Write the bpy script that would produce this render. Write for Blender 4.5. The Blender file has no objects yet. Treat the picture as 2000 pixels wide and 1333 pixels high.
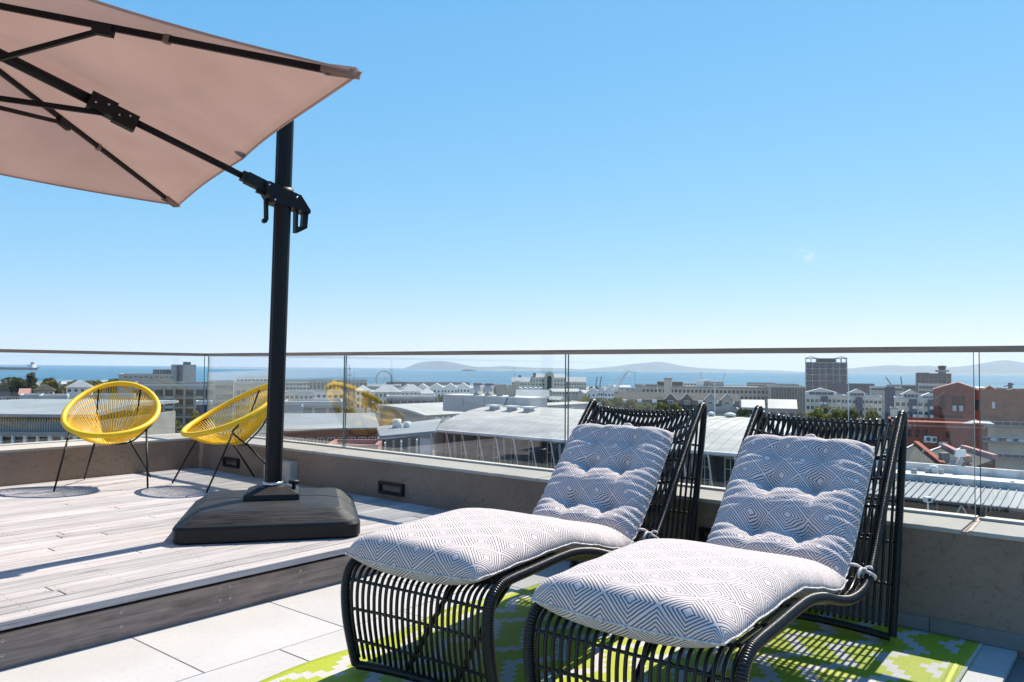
import bpy, math, random
import numpy as np
from mathutils import Vector, Matrix
random.seed(7); np.random.seed(7)
R = math.radians
sc = bpy.context.scene
col = sc.collection

# ------------------------------------------------------------------ camera
FPX, PITCH, ROLL, YAW = 1525.73, 0.0345, 0.0088, 0.6862   # yaw: angle of +X to the right of the view
EYE = np.array([0.0, 0.0, 1.0])
F0 = np.array([math.cos(YAW), math.sin(YAW), 0.0]); R0 = np.array([math.sin(YAW), -math.cos(YAW), 0.0]); U0 = np.array([0, 0, 1.0])
FW = F0*math.cos(PITCH)+U0*math.sin(PITCH); UP = U0*math.cos(PITCH)-F0*math.sin(PITCH)
RT = R0*math.cos(ROLL)+UP*math.sin(ROLL); UP2 = UP*math.cos(ROLL)-R0*math.sin(ROLL)
cam_data = bpy.data.cameras.new('camera'); cam = bpy.data.objects.new('camera', cam_data); col.objects.link(cam)
cam_data.sensor_fit = 'HORIZONTAL'; cam_data.sensor_width = 36.0; cam_data.lens = FPX/2000*36.0
cam_data.clip_start = 0.05; cam_data.clip_end = 120000.0
M = Matrix.Identity(4)
for i in range(3):
    M[i][0] = RT[i]; M[i][1] = UP2[i]; M[i][2] = -FW[i]; M[i][3] = EYE[i]
cam.matrix_world = M
sc.camera = cam

# ------------------------------------------------------------------ sky, sun, exposure
HAZE = 3.3e-5
SUN_EL, SUN_AZ = R(50.5), R(2.0)          # azimuth measured from +X towards +Y
world = bpy.data.worlds.new('World'); sc.world = world; world.use_nodes = True
wn = world.node_tree; wn.nodes.clear()
sky_n = wn.nodes.new('ShaderNodeTexSky'); sky_n.sky_type = 'NISHITA'; sky_n.sun_disc = False
sky_n.sun_elevation = SUN_EL; sky_n.sun_rotation = R(90)-SUN_AZ
sky_n.altitude = 0; sky_n.air_density = 1.0; sky_n.dust_density = 0.0; sky_n.ozone_density = 3.0
bg = wn.nodes.new('ShaderNodeBackground'); bg.inputs['Strength'].default_value = 0.12
wo = wn.nodes.new('ShaderNodeOutputWorld')
# the photograph's clear, saturated processing of the sky, as a power curve per channel
sep = wn.nodes.new('ShaderNodeSeparateColor'); cmb = wn.nodes.new('ShaderNodeCombineColor'); wn.links.new(sky_n.outputs[0], sep.inputs[0])
for i, (g, k) in enumerate(((.98, .475), (.53, 1.31), (.25, 2.78))):
    pw = wn.nodes.new('ShaderNodeMath'); pw.operation = 'POWER'; pw.inputs[1].default_value = g; wn.links.new(sep.outputs[i], pw.inputs[0])
    ml = wn.nodes.new('ShaderNodeMath'); ml.operation = 'MULTIPLY'; ml.inputs[1].default_value = k; wn.links.new(pw.outputs[0], ml.inputs[0]); wn.links.new(ml.outputs[0], cmb.inputs[i])
tcw = wn.nodes.new('ShaderNodeTexCoord'); df_ = wn.nodes.new('ShaderNodeVectorMath'); df_.operation = 'DISTANCE'; wn.links.new(tcw.outputs['Generated'], df_.inputs[0])
wd_ = FW+RT*(575/FPX)-UP2*((500-666.5)/FPX); wd_ /= np.linalg.norm(wd_); df_.inputs[1].default_value = tuple(wd_)
mr = wn.nodes.new('ShaderNodeMapRange'); mr.interpolation_type = 'SMOOTHSTEP'; wn.links.new(df_.outputs['Value'], mr.inputs[0]); mr.inputs[1].default_value = .016; mr.inputs[2].default_value = 0; mr.inputs[3].default_value = 0; mr.inputs[4].default_value = 1
nz = wn.nodes.new('ShaderNodeTexNoise'); nz.inputs['Scale'].default_value = 95; nz.inputs['Detail'].default_value = 5; wn.links.new(tcw.outputs['Generated'], nz.inputs['Vector'])
mr2 = wn.nodes.new('ShaderNodeMapRange'); wn.links.new(nz.outputs['Fac'], mr2.inputs[0]); mr2.inputs[1].default_value = .42; mr2.inputs[2].default_value = .75; mr2.inputs[3].default_value = 0; mr2.inputs[4].default_value = .75
mm_ = wn.nodes.new('ShaderNodeMath'); mm_.operation = 'MULTIPLY'; wn.links.new(mr.outputs[0], mm_.inputs[0]); wn.links.new(mr2.outputs[0], mm_.inputs[1])
mxw = wn.nodes.new('ShaderNodeMix'); mxw.data_type = 'RGBA'; wn.links.new(mm_.outputs[0], mxw.inputs[0]); wn.links.new(cmb.outputs[0], mxw.inputs[6]); mxw.inputs[7].default_value = (4.2, 4.4, 4.7, 1)
wn.links.new(mxw.outputs[2], bg.inputs[0]); wn.links.new(bg.outputs[0], wo.inputs[0])
sun_data = bpy.data.lights.new('sun', 'SUN'); sun_data.energy = 4.9; sun_data.angle = R(0.5); sun_data.color = (1.0, 0.895, 0.74)
sun = bpy.data.objects.new('sun', sun_data); col.objects.link(sun)
sd = Vector((math.cos(SUN_EL)*math.cos(SUN_AZ), math.cos(SUN_EL)*math.sin(SUN_AZ), math.sin(SUN_EL)))
sun.rotation_euler = sd.to_track_quat('Z', 'Y').to_euler()
vs = sc.view_settings; vs.view_transform = 'Standard'; vs.look = 'None'; vs.exposure = 0.83; vs.gamma = 1.0
vs.use_curve_mapping = False
sc.render.engine = 'CYCLES'
sc.cycles.use_denoising = True
sc.cycles.max_bounces = 10; sc.cycles.transparent_max_bounces = 24; sc.cycles.volume_bounces = 1

# ------------------------------------------------------------------ helpers
def ray(x, y): return FW + RT*((x-1000.0)/FPX) - UP2*((y-666.5)/FPX)
def at(x, y, d): return EYE + ray(x, y)*d                      # photo pixel -> point at depth d metres
def onp(x, y, ax, val):
    r = ray(x, y); return EYE + r*((val-EYE[ax])/r[ax])
def onz(x, y, z): return onp(x, y, 2, z)
def hor(x): return 711.4 + 0.0106*x

class MB:
    def __init__(s): s.v = []; s.f = []; s.m = []; s.uv = None
    def add(s, vs_, fs_, mi=0):
        o = len(s.v); s.v.extend([tuple(map(float, p)) for p in vs_]); s.f.extend([tuple(i+o for i in f) for f in fs_]); s.m.extend([mi]*len(fs_)); return s
    def box(s, c, d, mi=0, rz=0.0, taper=None):
        x, y, z = d[0]/2, d[1]/2, d[2]/2; ca, sa = math.cos(rz), math.sin(rz); pts = []
        for (a, b, e) in ((-1,-1,-1),(1,-1,-1),(1,1,-1),(-1,1,-1),(-1,-1,1),(1,-1,1),(1,1,1),(-1,1,1)):
            px, py = a*x, b*y
            if taper and e > 0: px *= taper; py *= taper
            pts.append((c[0]+px*ca-py*sa, c[1]+px*sa+py*ca, c[2]+e*z))
        return s.add(pts, [(0,3,2,1),(4,5,6,7),(0,1,5,4),(1,2,6,5),(2,3,7,6),(3,0,4,7)], mi)
    def bar(s, a, b, w, h, mi=0, up=(0,0,1)):
        a = np.array(a, float); b = np.array(b, float); t = b-a; t /= np.linalg.norm(t); u = np.array(up, float)
        if abs(t@u) > .98: u = np.array([1.0, 0, 0])
        r = np.cross(t, u); r /= np.linalg.norm(r); u = np.cross(r, t)
        pts = [p+r*i*w/2+u*j*h/2 for p in (a, b) for (i, j) in ((-1,-1),(1,-1),(1,1),(-1,1))]
        return s.add(pts, [(0,1,2,3),(7,6,5,4),(0,4,5,1),(1,5,6,2),(2,6,7,3),(3,7,4,0)], mi)
    def tube(s, path, r, n=8, mi=0, closed=False, caps=True):
        P = np.array(path, float); N = len(P); rr = np.full(N, r, float) if np.isscalar(r) else np.array(r, float)
        T = np.gradient(P, axis=0) if not closed else (np.roll(P, -1, 0)-np.roll(P, 1, 0))
        T /= np.linalg.norm(T, axis=1)[:, None]+1e-12
        a = np.array([0, 0, 1.0]) if abs(T[0][2]) < .9 else np.array([1.0, 0, 0])
        U = np.cross(T[0], a); U /= np.linalg.norm(U); out = []
        ang = np.arange(n)*2*math.pi/n
        for i in range(N):
            U = U - T[i]*(U@T[i]); U /= np.linalg.norm(U); V = np.cross(T[i], U)
            for q in ang: out.append(P[i]+(U*math.cos(q)+V*math.sin(q))*rr[i])
        fs_ = []
        for i in range(N if closed else N-1):
            j = (i+1) % N
            for k in range(n):
                l = (k+1) % n; fs_.append((i*n+k, i*n+l, j*n+l, j*n+k))
        if caps and not closed:
            fs_.append(tuple(range(n-1, -1, -1))); fs_.append(tuple((N-1)*n+k for k in range(n)))
        return s.add(out, fs_, mi)
    def prism(s, poly, o, ex, ey, ez, t, mi=0):                    # polygon in (ex,ey) plane, thickness t along ez
        o, ex, ey, ez = [np.array(q, float) for q in (o, ex, ey, ez)]; n = len(poly)
        pts = [o+ex*a+ey*b+ez*k*t/2 for k in (-1, 1) for (a, b) in poly]
        fs_ = [tuple(range(n-1, -1, -1)), tuple(range(n, 2*n))]+[(i, (i+1) % n, n+(i+1) % n, n+i) for i in range(n)]
        return s.add(pts, fs_, mi)
    def disc(s, c, nrm, r, t, n=12, mi=0):
        nrm = np.array(nrm, float); nrm /= np.linalg.norm(nrm); c = np.array(c, float)
        return s.tube([c-nrm*t/2, c+nrm*t/2], r, n, mi)
    def ball(s, c, r, mi=0, n=8, m=6, sq=(1,1,1)):
        pts = []; fs_ = []
        for i in range(m+1):
            th = math.pi*i/m
            for k in range(n):
                ph = 2*math.pi*k/n; pts.append((c[0]+r*sq[0]*math.sin(th)*math.cos(ph), c[1]+r*sq[1]*math.sin(th)*math.sin(ph), c[2]+r*sq[2]*math.cos(th)))
        for i in range(m):
            for k in range(n):
                l = (k+1) % n; fs_.append((i*n+k, (i+1)*n+k, (i+1)*n+l, i*n+l))
        return s.add(pts, fs_, mi)
    def mesh(s, name, mats, smooth=False):
        me = bpy.data.meshes.new(name); me.from_pydata(s.v, [], s.f)
        for m in (mats if isinstance(mats, (list, tuple)) else [mats]): me.materials.append(m)
        me.polygons.foreach_set('material_index', s.m)
        if smooth: me.polygons.foreach_set('use_smooth', [True]*len(me.polygons))
        me.update(); return me
    def build(s, name, mats, parent=None, smooth=False):
        return link(name, s.mesh(name, mats, smooth), parent)

def link(name, me, parent=None, loc=None, rz=0.0):
    o = bpy.data.objects.new(name, me); col.objects.link(o)
    if parent is not None: o.parent = parent
    if loc is not None: o.location = loc
    if rz: o.rotation_euler = (0, 0, rz)
    return o
def tag(o, label, cat, group=None):
    o['label'] = label; o['category'] = cat
    if group: o['group'] = group
    return o
def thing(name, label, cat, loc=(0, 0, 0), rz=0.0, group=None):
    o = link(name, None, None, loc, rz); o.empty_display_size = .2
    return tag(o, label, cat, group)
def struct(o): o['kind'] = 'structure'; return o
def stuff(o): o['kind'] = 'stuff'; return o
def copy_tree(o, parent=None):
    c = o.copy(); col.objects.link(c)
    if parent is not None: c.parent = parent
    for ch in list(o.children): copy_tree(ch, c)
    return c
def smooth_path(pts, n, closed=False):                          # Catmull-Rom, n points evenly spaced by length
    P = np.array(pts, float); N = len(P); out = []
    segs = N if closed else N-1
    for i in range(segs):
        p0 = P[(i-1) % N] if closed or i > 0 else 2*P[0]-P[1]
        p1 = P[i]; p2 = P[(i+1) % N]
        p3 = P[(i+2) % N] if closed or i < N-2 else 2*P[-1]-P[-2]
        for t in np.linspace(0, 1, 40, endpoint=False):
            out.append(.5*((2*p1)+(-p0+p2)*t+(2*p0-5*p1+4*p2-p3)*t*t+(-p0+3*p1-3*p2+p3)*t**3))
    out.append(P[0] if closed else P[-1]); out = np.array(out)
    L = np.concatenate([[0], np.cumsum(np.linalg.norm(np.diff(out, axis=0), axis=1))])
    t = np.linspace(0, L[-1], n, endpoint=not closed)
    return np.stack([np.interp(t, L, out[:, k]) for k in range(P.shape[1])], 1)

# ------------------------------------------------------------------ materials
class NT:
    def __init__(s, name):
        s.mat = bpy.data.materials.new(name); s.mat.use_nodes = True; s.t = s.mat.node_tree
        s.b = s.t.nodes['Principled BSDF']; s.out = s.t.nodes['Material Output']
    def n(s, typ, **kw):
        nd = s.t.nodes.new(typ)
        for k, v in kw.items():
            if k.startswith('_'): setattr(nd, k[1:], v)
            else: nd.inputs[k.replace('__', ' ')].default_value = v
        return nd
    def l(s, a, b): s.t.links.new(a, b)
    def math(s, op, a, b=None, c=None):
        nd = s.t.nodes.new('ShaderNodeMath'); nd.operation = op
        for i, q in enumerate((a, b, c)):
            if q is None: continue
            if isinstance(q, (int, float)): nd.inputs[i].default_value = q
            else: s.l(q, nd.inputs[i])
        return nd.outputs[0]
    def mix(s, fac, a, b, blend='MIX'):
        nd = s.t.nodes.new('ShaderNodeMix'); nd.data_type = 'RGBA'; nd.blend_type = blend
        for q, i in ((fac, 0), (a, 6), (b, 7)):
            if isinstance(q, (int, float)): nd.inputs[i].default_value = q
            elif isinstance(q, tuple): nd.inputs[i].default_value = (*q[:3], 1)
            else: s.l(q, nd.inputs[i])
        return nd.outputs[2]
    def ramp(s, fac, stops):
        nd = s.t.nodes.new('ShaderNodeValToRGB'); s.l(fac, nd.inputs[0]); e = nd.color_ramp.elements
        while len(e) < len(stops): e.new(.5)
        for el, (p, c) in zip(e, stops):
            el.position = p; el.color = (*c, 1) if isinstance(c, tuple) else (c, c, c, 1)
        return nd.outputs[0]
    def coords(s, scale=(1, 1, 1), kind='Object', rot=(0, 0, 0)):
        tc = s.t.nodes.new('ShaderNodeTexCoord'); mp = s.t.nodes.new('ShaderNodeMapping')
        mp.inputs['Scale'].default_value = scale; mp.inputs['Rotation'].default_value = rot
        s.l(tc.outputs[kind], mp.inputs[0]); return mp.outputs[0]
    def noise(s, vec, scale=5, detail=4, rough=.55, dist=0):
        nd = s.n('ShaderNodeTexNoise', Scale=scale, Detail=detail, Roughness=rough, Distortion=dist); s.l(vec, nd.inputs['Vector']); return nd.outputs['Fac']
    def rnd(s): return s.t.nodes.new('ShaderNodeObjectInfo').outputs['Random']
    def color(s, q):
        if isinstance(q, tuple): s.b.inputs['Base Color'].default_value = (*q, 1)
        else: s.l(q, s.b.inputs['Base Color'])
    def set(s, **kw):
        for k, v in kw.items():
            k = k.replace('__', ' ')
            if isinstance(v, (int, float)): s.b.inputs[k].default_value = v
            else: s.l(v, s.b.inputs[k])
        return s
    def bump(s, h, strength=.3, dist=.01):
        nd = s.n('ShaderNodeBump', Strength=strength, Distance=dist); s.l(h, nd.inputs['Height']); s.l(nd.outputs[0], s.b.inputs['Normal'])

def simple(name, c, rough=.6, var=.12, scale=4.0, metal=0.0, bump=0.0, rv=0.0, spec=.5):
    """plain paint or stone: base colour with soft uneven wear, a little change from object to object"""
    t = NT(name); v = t.coords(); f = t.noise(v, scale, 5)
    lo = tuple(x*(1-var) for x in c); hi = tuple(min(1, x*(1+var)) for x in c)
    cc = t.ramp(f, [(.3, lo), (.7, hi)])
    if rv:
        hs = t.n('ShaderNodeHueSaturation'); t.l(cc, hs.inputs['Color'])
        t.l(t.math('MULTIPLY_ADD', t.rnd(), 2*rv, 1-rv), hs.inputs['Value']); cc = hs.outputs[0]
    t.color(cc); t.set(Roughness=rough, Metallic=metal, Specular__IOR__Level=spec)
    if bump: t.bump(t.noise(v, scale*12, 4), bump, .004)
    return t.mat

# weathered deck boards, grain along each board
t = NT('weathered_wood'); v = t.coords((1.2, 26, 26)); rn = t.rnd()
off = t.n('ShaderNodeCombineXYZ'); t.l(t.math('MULTIPLY', rn, 37.0), off.inputs[0]); t.l(t.math('MULTIPLY', rn, 91.0), off.inputs[1])
va = t.n('ShaderNodeVectorMath'); t.l(v, va.inputs[0]); t.l(off.outputs[0], va.inputs[1]); vv = va.outputs[0]
g1 = t.noise(vv, 2.2, 7, .65, .3); g2 = t.noise(vv, 9.0, 3, .6); g3 = t.noise(t.coords((.9, 1.6, 1), 'Object'), 1.4, 3)
base = t.ramp(g1, [(.30, (.080, .070, .075)), (.41, (.30, .285, .295)), (.7, (.52, .505, .515))])
warm = t.mix(t.math('MULTIPLY', rn, .55), base, (.39, .345, .35))
patch = t.mix(t.ramp(g3, [(.45, 0.0), (.75, .45)]), warm, (.54, .53, .54))
hs = t.n('ShaderNodeHueSaturation'); t.l(patch, hs.inputs['Color']); t.l(t.math('MULTIPLY_ADD', rn, .34, .80), hs.inputs['Value'])
t.color(hs.outputs[0]); t.set(Roughness=.82); t.bump(t.math('ADD', g1, t.math('MULTIPLY', g2, .5)), .45, .003); M_WOOD = t.mat

t = NT('fascia_wood'); v = t.coords((1.0, 1, 14)); g1 = t.noise(v, 3, 7, .65, .4); st = t.noise(t.coords((1.1, 1, 2.2)), 2.6, 5, .6)
c = t.ramp(g1, [(.28, (.11, .082, .070)), (.5, (.225, .172, .148)), (.74, (.36, .285, .245))])
c = t.mix(t.ramp(st, [(.5, 0.0), (.7, .55)]), c, (.44, .33, .26)); t.color(c); t.set(Roughness=.6); t.bump(g1, .3, .003); M_FASCIA = t.mat

t = NT('floor_tile'); v = t.coords(); rn = t.rnd(); n1 = t.noise(v, 2.2, 6, .6); n2 = t.noise(v, 60, 3, .7); n3 = t.noise(v, 9, 4, .6)
c = t.ramp(n1, [(.3, (.40, .395, .405)), (.7, (.465, .46, .47))]); c = t.mix(t.ramp(n2, [(.54, 0.0), (.70, .5)]), c, (.32, .305, .29))
c = t.mix(t.ramp(n3, [(.58, 0.0), (.74, .4)]), c, (.35, .325, .305))
hs = t.n('ShaderNodeHueSaturation'); t.l(c, hs.inputs['Color']); t.l(t.math('MULTIPLY_ADD', rn, .07, .965), hs.inputs['Value'])
t.color(hs.outputs[0]); t.set(Roughness=.55); t.bump(n2, .12, .002); M_TILE = t.mat
M_SKIRT = simple('skirting_stone', (.20, .19, .185), .6, .15, 6)
M_GROUT = simple('grout', (.16, .155, .15), .9, .2, 8)

# trowelled plaster of the parapet: fine swirls, pale drips and patches of their own shape, a ragged pale streak by the corner
t = NT('parapet_plaster'); v = t.coords(); n1 = t.noise(v, 1.3, 5, .6); n2 = t.noise(v, 17, 6, .72, 1.6); n3 = t.noise(t.coords((7, 7, .7)), 1.6, 5, .6); n4 = t.noise(v, 5, 6, .7, .6)
c = t.ramp(n1, [(.3, (.215, .155, .117)), (.7, (.315, .235, .182))]); c = t.mix(t.ramp(n2, [(.34, .6), (.47, 0.0)]), c, (.155, .104, .073)); c = t.mix(t.ramp(n4, [(.58, 0.0), (.72, .35)]), c, (.39, .285, .21))
c = t.mix(t.ramp(n3, [(.66, 0.0), (.76, .5)]), c, (.40, .345, .30))
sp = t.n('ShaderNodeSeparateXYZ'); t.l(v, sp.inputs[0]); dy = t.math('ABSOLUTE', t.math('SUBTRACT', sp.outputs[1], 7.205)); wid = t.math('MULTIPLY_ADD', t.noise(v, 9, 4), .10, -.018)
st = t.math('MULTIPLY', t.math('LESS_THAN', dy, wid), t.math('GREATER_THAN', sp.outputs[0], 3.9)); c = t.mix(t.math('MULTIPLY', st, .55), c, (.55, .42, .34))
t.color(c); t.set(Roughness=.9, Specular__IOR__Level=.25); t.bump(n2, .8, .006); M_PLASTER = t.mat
t = NT('parapet_coping'); v = t.coords(); n1 = t.noise(v, 2.3, 5, .6); n2 = t.noise(v, 30, 5, .7)
c = t.ramp(n1, [(.3, (.37, .335, .30)), (.7, (.46, .425, .385))]); c = t.mix(t.ramp(n2, [(.58, 0.0), (.7, .45)]), c, (.30, .275, .26)); t.color(c); t.set(Roughness=.85); t.bump(n2, .4, .004); M_COPING = t.mat

# clear balustrade glass: reflection by angle of view (Schlick), everything else passes straight through
t = NT('balustrade_glass'); t.t.nodes.remove(t.b)
geo = t.n('ShaderNodeNewGeometry'); dt = t.n('ShaderNodeVectorMath', _operation='DOT_PRODUCT'); t.l(geo.outputs['Normal'], dt.inputs[0]); t.l(geo.outputs['Incoming'], dt.inputs[1])
ca = t.math('ABSOLUTE', dt.outputs['Value']); fr = t.math('MULTIPLY_ADD', t.math('POWER', t.math('SUBTRACT', 1.0, ca), 3.0), 2.6, .035)
sm = t.noise(t.coords((1, 1, 1)), 1.7, 5, .6)
tr = t.n('ShaderNodeBsdfTransparent', Color=(.955, .975, .97, 1)); gl = t.n('ShaderNodeBsdfGlossy', Color=(1, 1, 1, 1), Roughness=0.0)
df = t.n('ShaderNodeBsdfDiffuse', Color=(.75, .78, .8, 1)); m1 = t.n('ShaderNodeMixShader'); m2 = t.n('ShaderNodeMixShader')
t.l(fr, m1.inputs[0]); t.l(tr.outputs[0], m1.inputs[1]); t.l(gl.outputs[0], m1.inputs[2])
t.l(t.ramp(sm, [(.48, .0015), (.72, .013)]), m2.inputs[0]); t.l(m1.outputs[0], m2.inputs[1]); t.l(df.outputs[0], m2.inputs[2])
t.l(m2.outputs[0], t.out.inputs[0]); M_GLASS = t.mat
M_GLASS_EDGE = simple('glass_edge', (.10, .17, .17), .15, .1)

t = NT('handrail_wood'); v = t.coords((30, 1.0, 30)); g = t.noise(v, 2.5, 6, .6, .3)
t.color(t.ramp(g, [(.3, (.22, .145, .10)), (.7, (.42, .29, .21))])); t.set(Roughness=.55); t.bump(g, .2, .002); M_RAIL = t.mat
M_BLACK = simple('black_powder_coat', (.006, .006, .007), .45, .2, 9, spec=.3)
M_POLE = simple('umbrella_aluminium', (.009, .009, .011), .38, .15, 5, spec=.2)
M_STEEL = simple('bright_steel', (.55, .55, .56), .25, .1, 8, metal=1.0)
M_BLACKPLASTIC = simple('black_plastic', (.008, .008, .009), .5, .2, 7, spec=.3)
M_LIGHTGLASS = simple('step_light_lens', (.05, .055, .055), .2, .2, 7)
M_WHITEBOX = simple('painted_box', (.50, .46, .43), .6, .12, 12)

t = NT('resin_wicker'); v = t.coords(); f = t.noise(v, 40, 3)
t.color(t.ramp(f, [(.3, (.004, .004, .005)), (.7, (.009, .009, .011))])); t.set(Roughness=t.math('MULTIPLY_ADD', f, .2, .22), Specular__IOR__Level=.38); M_WICKER = t.mat
t = NT('yellow_cord'); v = t.coords(); f = t.noise(v, 9, 3)
t.color(t.ramp(f, [(.3, (.80, .50, .0015)), (.7, (.88, .57, .003))])); t.set(Roughness=.38); M_YELLOW = t.mat

# cushion print: hand drawn nested diamonds on off white canvas (UV in metres)
t = NT('diamond_print'); uv = t.n('ShaderNodeUVMap', _uv_map='UVMap'); 
wob = t.n('ShaderNodeTexNoise', Scale=16.0, Detail=2.0); t.l(uv.outputs[0], wob.inputs['Vector'])
sub = t.n('ShaderNodeVectorMath', _operation='SUBTRACT'); t.l(wob.outputs['Color'], sub.inputs[0]); sub.inputs[1].default_value = (.5, .5, .5)
scl = t.n('ShaderNodeVectorMath', _operation='SCALE'); t.l(sub.outputs[0], scl.inputs[0]); scl.inputs['Scale'].default_value = .008
ad = t.n('ShaderNodeVectorMath'); t.l(uv.outputs[0], ad.inputs[0]); t.l(scl.outputs[0], ad.inputs[1])
sp = t.n('ShaderNodeSeparateXYZ'); t.l(ad.outputs[0], sp.inputs[0]); u_ = t.math('DIVIDE', sp.outputs[0], .176); v_ = t.math('DIVIDE', sp.outputs[1], .158)
a_ = t.math('ABSOLUTE', t.math('SUBTRACT', t.math('FRACT', t.math('ADD', u_, v_)), .5)); b_ = t.math('ABSOLUTE', t.math('SUBTRACT', t.math('FRACT', t.math('SUBTRACT', u_, v_)), .5))
dd = t.math('MAXIMUM', a_, b_); ph = t.math('FRACT', t.math('MULTIPLY_ADD', dd, -12.0, 6.0-.45))
line = t.math('MULTIPLY', t.math('LESS_THAN', ph, .40), t.math('LESS_THAN', dd, .478)); line = t.math('MULTIPLY', line, t.math('GREATER_THAN', dd, .06))
cl = t.noise(t.coords(), 3, 3)
c = t.mix(t.math('MULTIPLY', line, .93), t.ramp(cl, [(.3, (.60, .535, .54)), (.7, (.66, .595, .60))]), (.050, .042, .050))
t.color(c); t.set(Roughness=.9); t.set(Sheen__Weight=.15)
wv = t.noise(uv.outputs[0], 700, 1); t.bump(wv, .12, .001); M_PRINT = t.mat

t = NT('canopy_fabric'); v = t.coords(); f = t.noise(v, 2.5, 4); fine = t.noise(v, 320, 2)
c = t.ramp(f, [(.3, (.49, .39, .36)), (.7, (.53, .425, .395))]); t.color(c); t.set(Roughness=.85)
tl = t.n('ShaderNodeBsdfTranslucent'); t.l(c, tl.inputs[0]); mx = t.n('ShaderNodeMixShader'); mx.inputs[0].default_value = .70
t.l(t.b.outputs[0], mx.inputs[1]); t.l(tl.outputs[0], mx.inputs[2]); t.l(mx.outputs[0], t.out.inputs[0]); wr = t.noise(t.coords((1.2, 5.0, 3.0), 'Object', (0, 0, .5)), 1.6, 4, .6, .8); t.bump(t.math('ADD', t.math('MULTIPLY', fine, .05), wr), .35, .03); M_CANOPY = t.mat

t = NT('umbrella_base_plastic'); v = t.coords((2.2, 42, 10)); g = t.noise(v, 2.2, 6, .7, .4)
t.color(t.ramp(g, [(.40, (.003, .003, .004)), (.60, (.030, .029, .032))])); t.set(Roughness=t.math('MULTIPLY_ADD', g, .3, .34), Specular__IOR__Level=.32); t.bump(g, 1.0, .008); M_BASE = t.mat
M_BASE_SIDE = simple('umbrella_base_side', (.008, .008, .009), .42, .2, 9, spec=.3)

# outdoor rug: stepped zigzag weave, lime and grey white (object space metres)
t = NT('rug_weave'); tc = t.n('ShaderNodeTexCoord'); sp = t.n('ShaderNodeSeparateXYZ'); t.l(tc.outputs['Object'], sp.inputs[0]); X, Y = sp.outputs[0], sp.outputs[1]
us = t.math('FLOOR', t.math('DIVIDE', X, .044)); zz = t.math('ABSOLUTE', t.math('SUBTRACT', t.math('FLOORED_MODULO', us, 8.0), 4.0))
vq = t.math('ADD', t.math('FLOOR', t.math('DIVIDE', Y, .031)), zz); w1 = t.math('LESS_THAN', t.math('FLOORED_MODULO', vq, 6.0), 1.5)
ay = t.math('ABSOLUTE', Y); inner = t.math('LESS_THAN', ay, .955); w1 = t.math('MULTIPLY', w1, inner)
stripe = t.math('MULTIPLY', t.math('GREATER_THAN', ay, 1.008), t.math('LESS_THAN', ay, 1.020)); w1 = t.math('MAXIMUM', w1, stripe)
wv = t.n('ShaderNodeTexWave', Scale=38.0, Distortion=1.5); wv.bands_direction = 'X'; t.l(tc.outputs['Object'], wv.inputs['Vector'])
nn = t.noise(tc.outputs['Object'], 160, 2)
green = t.ramp(nn, [(.3, (.26, .315, .010)), (.7, (.37, .43, .018))]); white = t.ramp(nn, [(.3, (.40, .395, .40)), (.7, (.50, .495, .50))])
t.color(t.mix(w1, green, white)); t.set(Roughness=.6); t.bump(t.math('ADD', wv.outputs['Fac'], nn), .5, .003); M_RUG = t.mat
# ------------------------------------------------------------------ terrace
ZF = -0.192; XI, XG = 4.013, 4.340; YI, YG = 7.256, 7.711; ZP = 0.292; ZR = 1.125; YD = 3.4645
XO, YO = XG+.13, YG+.13                                   # outer faces of the parapets
floor = struct(MB().box((1.6, .5, ZF-.125), (5.2, 6.4, .2)).build('terrace_floor', M_GROUT))
tile_cache = {}
for j in range(-3, 1):
    y1 = 2.862+.60*j; y0 = y1-.60
    if j == 0: rows = [(y0, y1), (y1, YD+.03)]
    else: rows = [(y0, y1)]
    for k, (a, b) in enumerate(rows):
        odd = (j+k) % 2
        for i in range(-4, 5):
            xa = 1.63+.69*i+(0 if odd else .334); xb = xa+.69
            xb2 = min(xb, XI-.014); 
            if xb2-xa < .05 or xb < -.9: continue
            g = .0022; key = (round(xb2-xa, 3), round(b-a, 3))
            if key not in tile_cache:
                w, h = xb2-xa-2*g, b-a-2*g; m = MB(); e = .0015
                m.box((0, 0, -.0125+.0), (w, h, .019)); m.box((0, 0, -.0022), (w-2*e, h-2*e, .0018)); tile_cache[key] = m.mesh('tile', M_TILE)
            o = link('tile', tile_cache[key], floor, ((xa+xb2)/2, (a+b)/2, ZF+random.uniform(-.0006, .0006)+.0008))

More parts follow.
